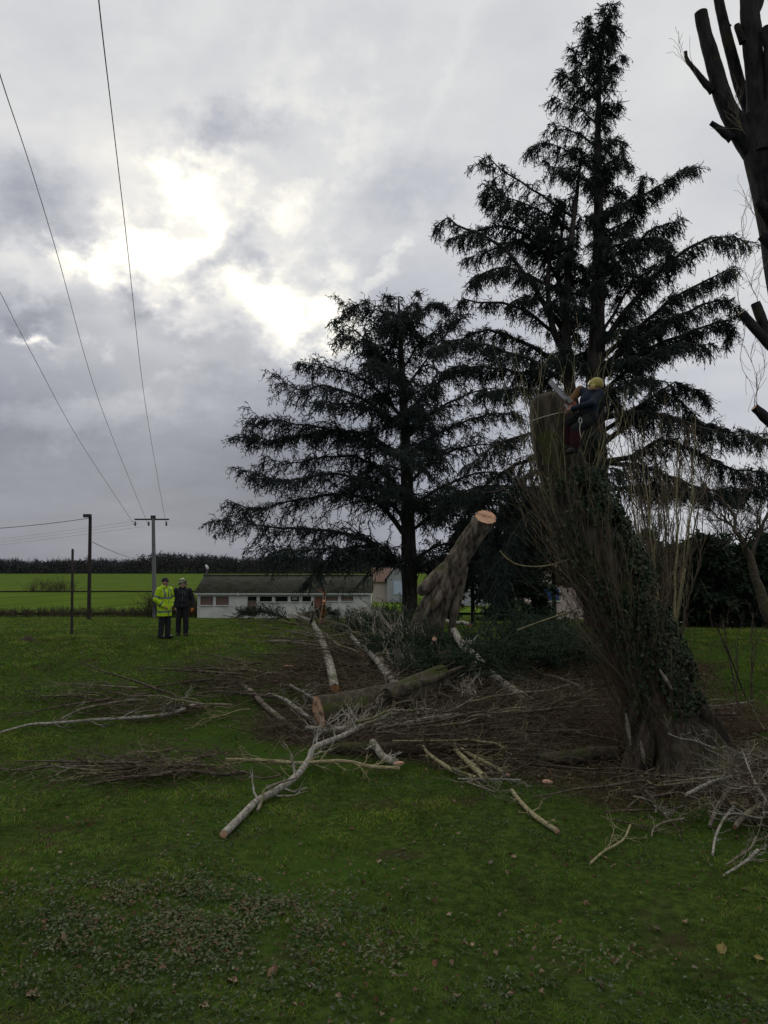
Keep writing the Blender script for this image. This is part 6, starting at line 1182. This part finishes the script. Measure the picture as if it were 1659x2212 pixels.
def climber():
    Yc = 13.05
    def q(zx, zy, dy=0.0): return at(1088.6 + zx / 5.333, 777.6 + zy / 5.333, Yc + dy)
    hip = q(960, 655, .02); chest = q(985, 470, -.02); nk = q(1005, 352, -.03); hd = q(1052, 315, -.08); hipL, hipR = q(905, 655, .12), q(1010, 665, -.08); knL, knR = q(735, 745, .22), q(830, 800, -.06); anL, anR = q(775, 985, .24), q(815, 1010, -.02); shL, shR = q(880, 350, .10), q(1095, 390, -.12); elL, elR = q(815, 420, .10), q(1010, 500, -.34); wrL, wrR = q(735, 500, .06), q(800, 560, -.14)
    t = thing('person', 'climber in blue jacket and yellow helmet roped to the pollard top', 'person', hip)
    def part(nm, pr, m, h=.010, bl=.025, clips=(), parent=None): return Geo().add(*body_sdf(pr, h, bl, clips)).build(nm, m, parent or t)
    # body: head bent down to the saw, seen from behind
    hdir = unit(np.array([-.55, .35, -.25])); up = unit(np.array([.15, -.1, .95])); side = unit(np.cross(up, hdir)); hc = hd
    body = [(hip, chest, .115, .125), (chest, nk, .115, .07), (nk, hc - up * .03, .055, .055), (hc, hc + hdir * .03, .095, .085), (hc + hdir * .05 - up * .03, hc + hdir * .06 - up * .09, .06, .042), (hc + hdir * .10, hc + hdir * .115 - up * .03, .013, .016, .01), (hc + side * .09, hc + side * .092 - up * .035, .014, .012, .008), (hc - side * .09, hc - side * .092 - up * .035, .014, .012, .008)]
    for a, b_, c_ in ((shL, elL, wrL), (shR, elR, wrR)): body += [(chest * .4 + nk * .6, a, .07, .055), (a, b_, .05, .042), (b_, c_, .040, .028)] + hand(c_, c_ - b_, (0, -.3, .9), unit(np.array([-.4, -.2, -.6])))
    for a, b_, c_ in ((hipL, knL, anL), (hipR, knR, anR)): body += [(a, b_, .085, .06), (b_, c_, .055, .04), (c_, c_ + np.array([-.11, -.02, -.06]), .042, .032)]
    part('body', body, SKIN)
    J = part('jacket', [(hip + (chest - hip) * .04, chest, .142, .158), (chest, nk - np.array([0, 0, .03]), .15, .085), (hip * .5 + chest * .5 + np.array([.09, .06, 0]), chest + np.array([.07, .05, .02]), .10, .105), (chest * .5 + nk * .5, shL, .09, .078), (chest * .5 + nk * .5, shR, .095, .078), (shR, elR, .076, .062), (elR, wrR, .06, .05)], BLUEJ, .011, .035)
    part('sleeve', [(shL, elL, .082, .064), (elL, wrL + (elL - wrL) * .12, .062, .050)], OCHRE, .010, .02, parent=J)
    Tz = part('trousers', [(hip, hip + (chest - hip) * .14, .128, .124), (hipL, knL, .118, .092), (knL, anL, .088, .074), (hipR, knR, .115, .092), (knR, anR, .088, .074)], BLACKC, .011, .025)
    for a, b_ in ((knL, anL), (knR, anR)): part('shin_panel', [(a * .85 + b_ * .15, a * .12 + b_ * .88, .096, .084)], REDT, .011, .02, parent=Tz)
    for c_, k_ in ((anL, knL), (anR, knR)): part('boot', [(c_ + (k_ - c_) * .14, c_, .062, .060), (c_, c_ + np.array([-.13, -.03, -.075]), .056, .044), (c_ + np.array([.02, 0, -.05]), c_ + np.array([-.06, -.01, -.07]), .045, .045)], BOOT, .010, .02)
    for a in (wrL, wrR): pass
    Hh = part('helmet', [(hc + up * .035, hc + up * .045 - hdir * .015, .128, .118), (hc + hdir * .12 + up * .02, hc + hdir * .15 + up * .012, .03, .02)], YELH, .010, .02, [(hc + up * .0, -up)])
    for s in (-1, 1): part('ear_defender', [(hc + side * s * .118 - up * .03, hc + side * s * .122, .036, .036)], m_plain('tan_ear_cup', (.42, .30, .13), .5), .009, .01, parent=Hh)
    B = part('harness_belt', [(hip + (chest - hip) * .16 + np.array([.0, 0, 0]), hip + (chest - hip) * .24, .150, .148)], HARN, .011, .01)
    for a, b_ in ((hipL, knL), (hipR, knR)): part('leg_loop', [(a + (b_ - a) * .25, a + (b_ - a) * .36, .122, .120)], HARN, .011, .01, parent=B)
    # oval steel link hanging from the harness
    a = np.linspace(0, 2 * np.pi, 25)[:-1]; lc = q(880, 698, -.26); P = lc + np.stack([np.cos(a) * .024, 0 * a, np.sign(np.sin(a)) * np.abs(np.sin(a)) ** .8 * .045], 1); P = np.concatenate([P, P[:1]]); Geo().add(*tubes(P[None], np.full((1, 25), .0055), 6)).build('karabiner', STEEL, B)
    L = spline(np.array([q(880, 728, -.26), q(872, 790, -.26), q(878, 850, -.25), q(890, 890, -.25)]), 14); Geo().add(*tubes(L[None], np.full((1, 14), .008), 6)).build('rope_tail', ROPEM, B)
    # positioning lanyard passed round the stem
    ring = []; c = at(1196, 905, YT); r = .46
    for th in np.linspace(-.25, 2 * np.pi - 1.1, 40): ring.append(c + np.array([math.cos(-th) * r, math.sin(-th) * r, .02 + .10 * math.cos(th)]))
    P = spline(np.array([q(840, 605, -.15)] + ring + [hip + np.array([.1, .16, .05])]), 90); tag(Geo().add(*tubes(P[None], np.full((1, 90), .0085), 6)).build('lanyard', ROPEM, base=q(840, 605)), 'pale rope lanyard running from the climber round the stem', 'rope')
    # chainsaw in the climber's hands, bar pointing up to the left
    m0, m1 = q(725, 462, .02), q(540, 262, .10); d = unit(m1 - m0); n_ = unit(np.array([0, 1., 0]) - d * d[1]); w_ = np.cross(d, n_); s = thing('chainsaw', 'chainsaw held by the climber, its bar pointing up to the left', 'chainsaw', m0)
    def blk(nm, c0, dims, m, par): 
        P = np.array([[x, y, z] for x in (-1, 1) for y in (-1, 1) for z in (-1, 1)]) * np.array(dims) / 2; P *= (1 + 0 * P); Vv = c0 + P[:, :1] * d + P[:, 1:2] * n_ + P[:, 2:] * w_; o = Geo().add(Vv, [[0, 1, 3, 2], [4, 6, 7, 5], [0, 4, 5, 1], [2, 3, 7, 6], [0, 2, 6, 4], [1, 5, 7, 3]]).build(nm, m, par, smooth=False); bv = o.modifiers.new('bevel', 'BEVEL'); bv.width = .012; bv.segments = 2; return o
    hsg = blk('housing', m0 - d * .11, (.26, .11, .13), m_plain('orange_saw_housing', (.24, .06, .03), .5), s); blk('engine_cover', m0 - d * .13 + w_ * .085, (.19, .09, .06), m_plain('pale_saw_cover', (.36, .36, .35), .5), s); blk('clutch_cover', m0 - d * .04 - n_ * .07, (.13, .04, .09), m_plain('grey_saw_cover', (.16, .16, .16), .5), s)
    k = 28; aa = np.linspace(0, 2 * np.pi, k, endpoint=False); Lb = np.linalg.norm(m1 - m0); ox = np.where(np.cos(aa) > 0, Lb, 0) + np.cos(aa) * .038; oy = np.sin(aa) * .038
    Vv = np.concatenate([m0 + ox[:, None] * d + oy[:, None] * w_ + n_ * e for e in (-.004, .004)]); bar = Geo().add(Vv, [[j, (j + 1) % k, k + (j + 1) % k, k + j] for j in range(k)], [list(range(k))[::-1]], [list(range(k, 2 * k))]).build('guide_bar', m_plain('grey_bar_steel', (.20, .20, .21), .4, .2, 8, .6), s, smooth=False)
    ch = m0 + (ox * 1.0 + np.cos(aa) * .006)[:, None] * d + (oy * 1.15)[:, None] * w_; Geo().add(*tubes(np.concatenate([ch, ch[:2]])[None], np.full((1, k + 2), .006), 5)).build('chain', DARKM, bar)
    Pp = spline(np.array([m0 - d * .02 - n_ * .07 - w_ * .04, m0 - d * .03 - n_ * .09 + w_ * .10, m0 - d * .03 + n_ * .0 + w_ * .15, m0 - d * .03 + n_ * .09 + w_ * .06]), 20); Geo().add(*tubes(Pp[None], np.full((1, 20), .011), 7)).build('front_handle', DARKM, s); Pp = spline(np.array([m0 - d * .22 + w_ * .05, m0 - d * .33 + w_ * .06, m0 - d * .38, m0 - d * .31 - w_ * .06, m0 - d * .22 - w_ * .04]), 20); Geo().add(*tubes(Pp[None], np.full((1, 20), .014), 7)).build('rear_handle', DARKM, s)
climber()
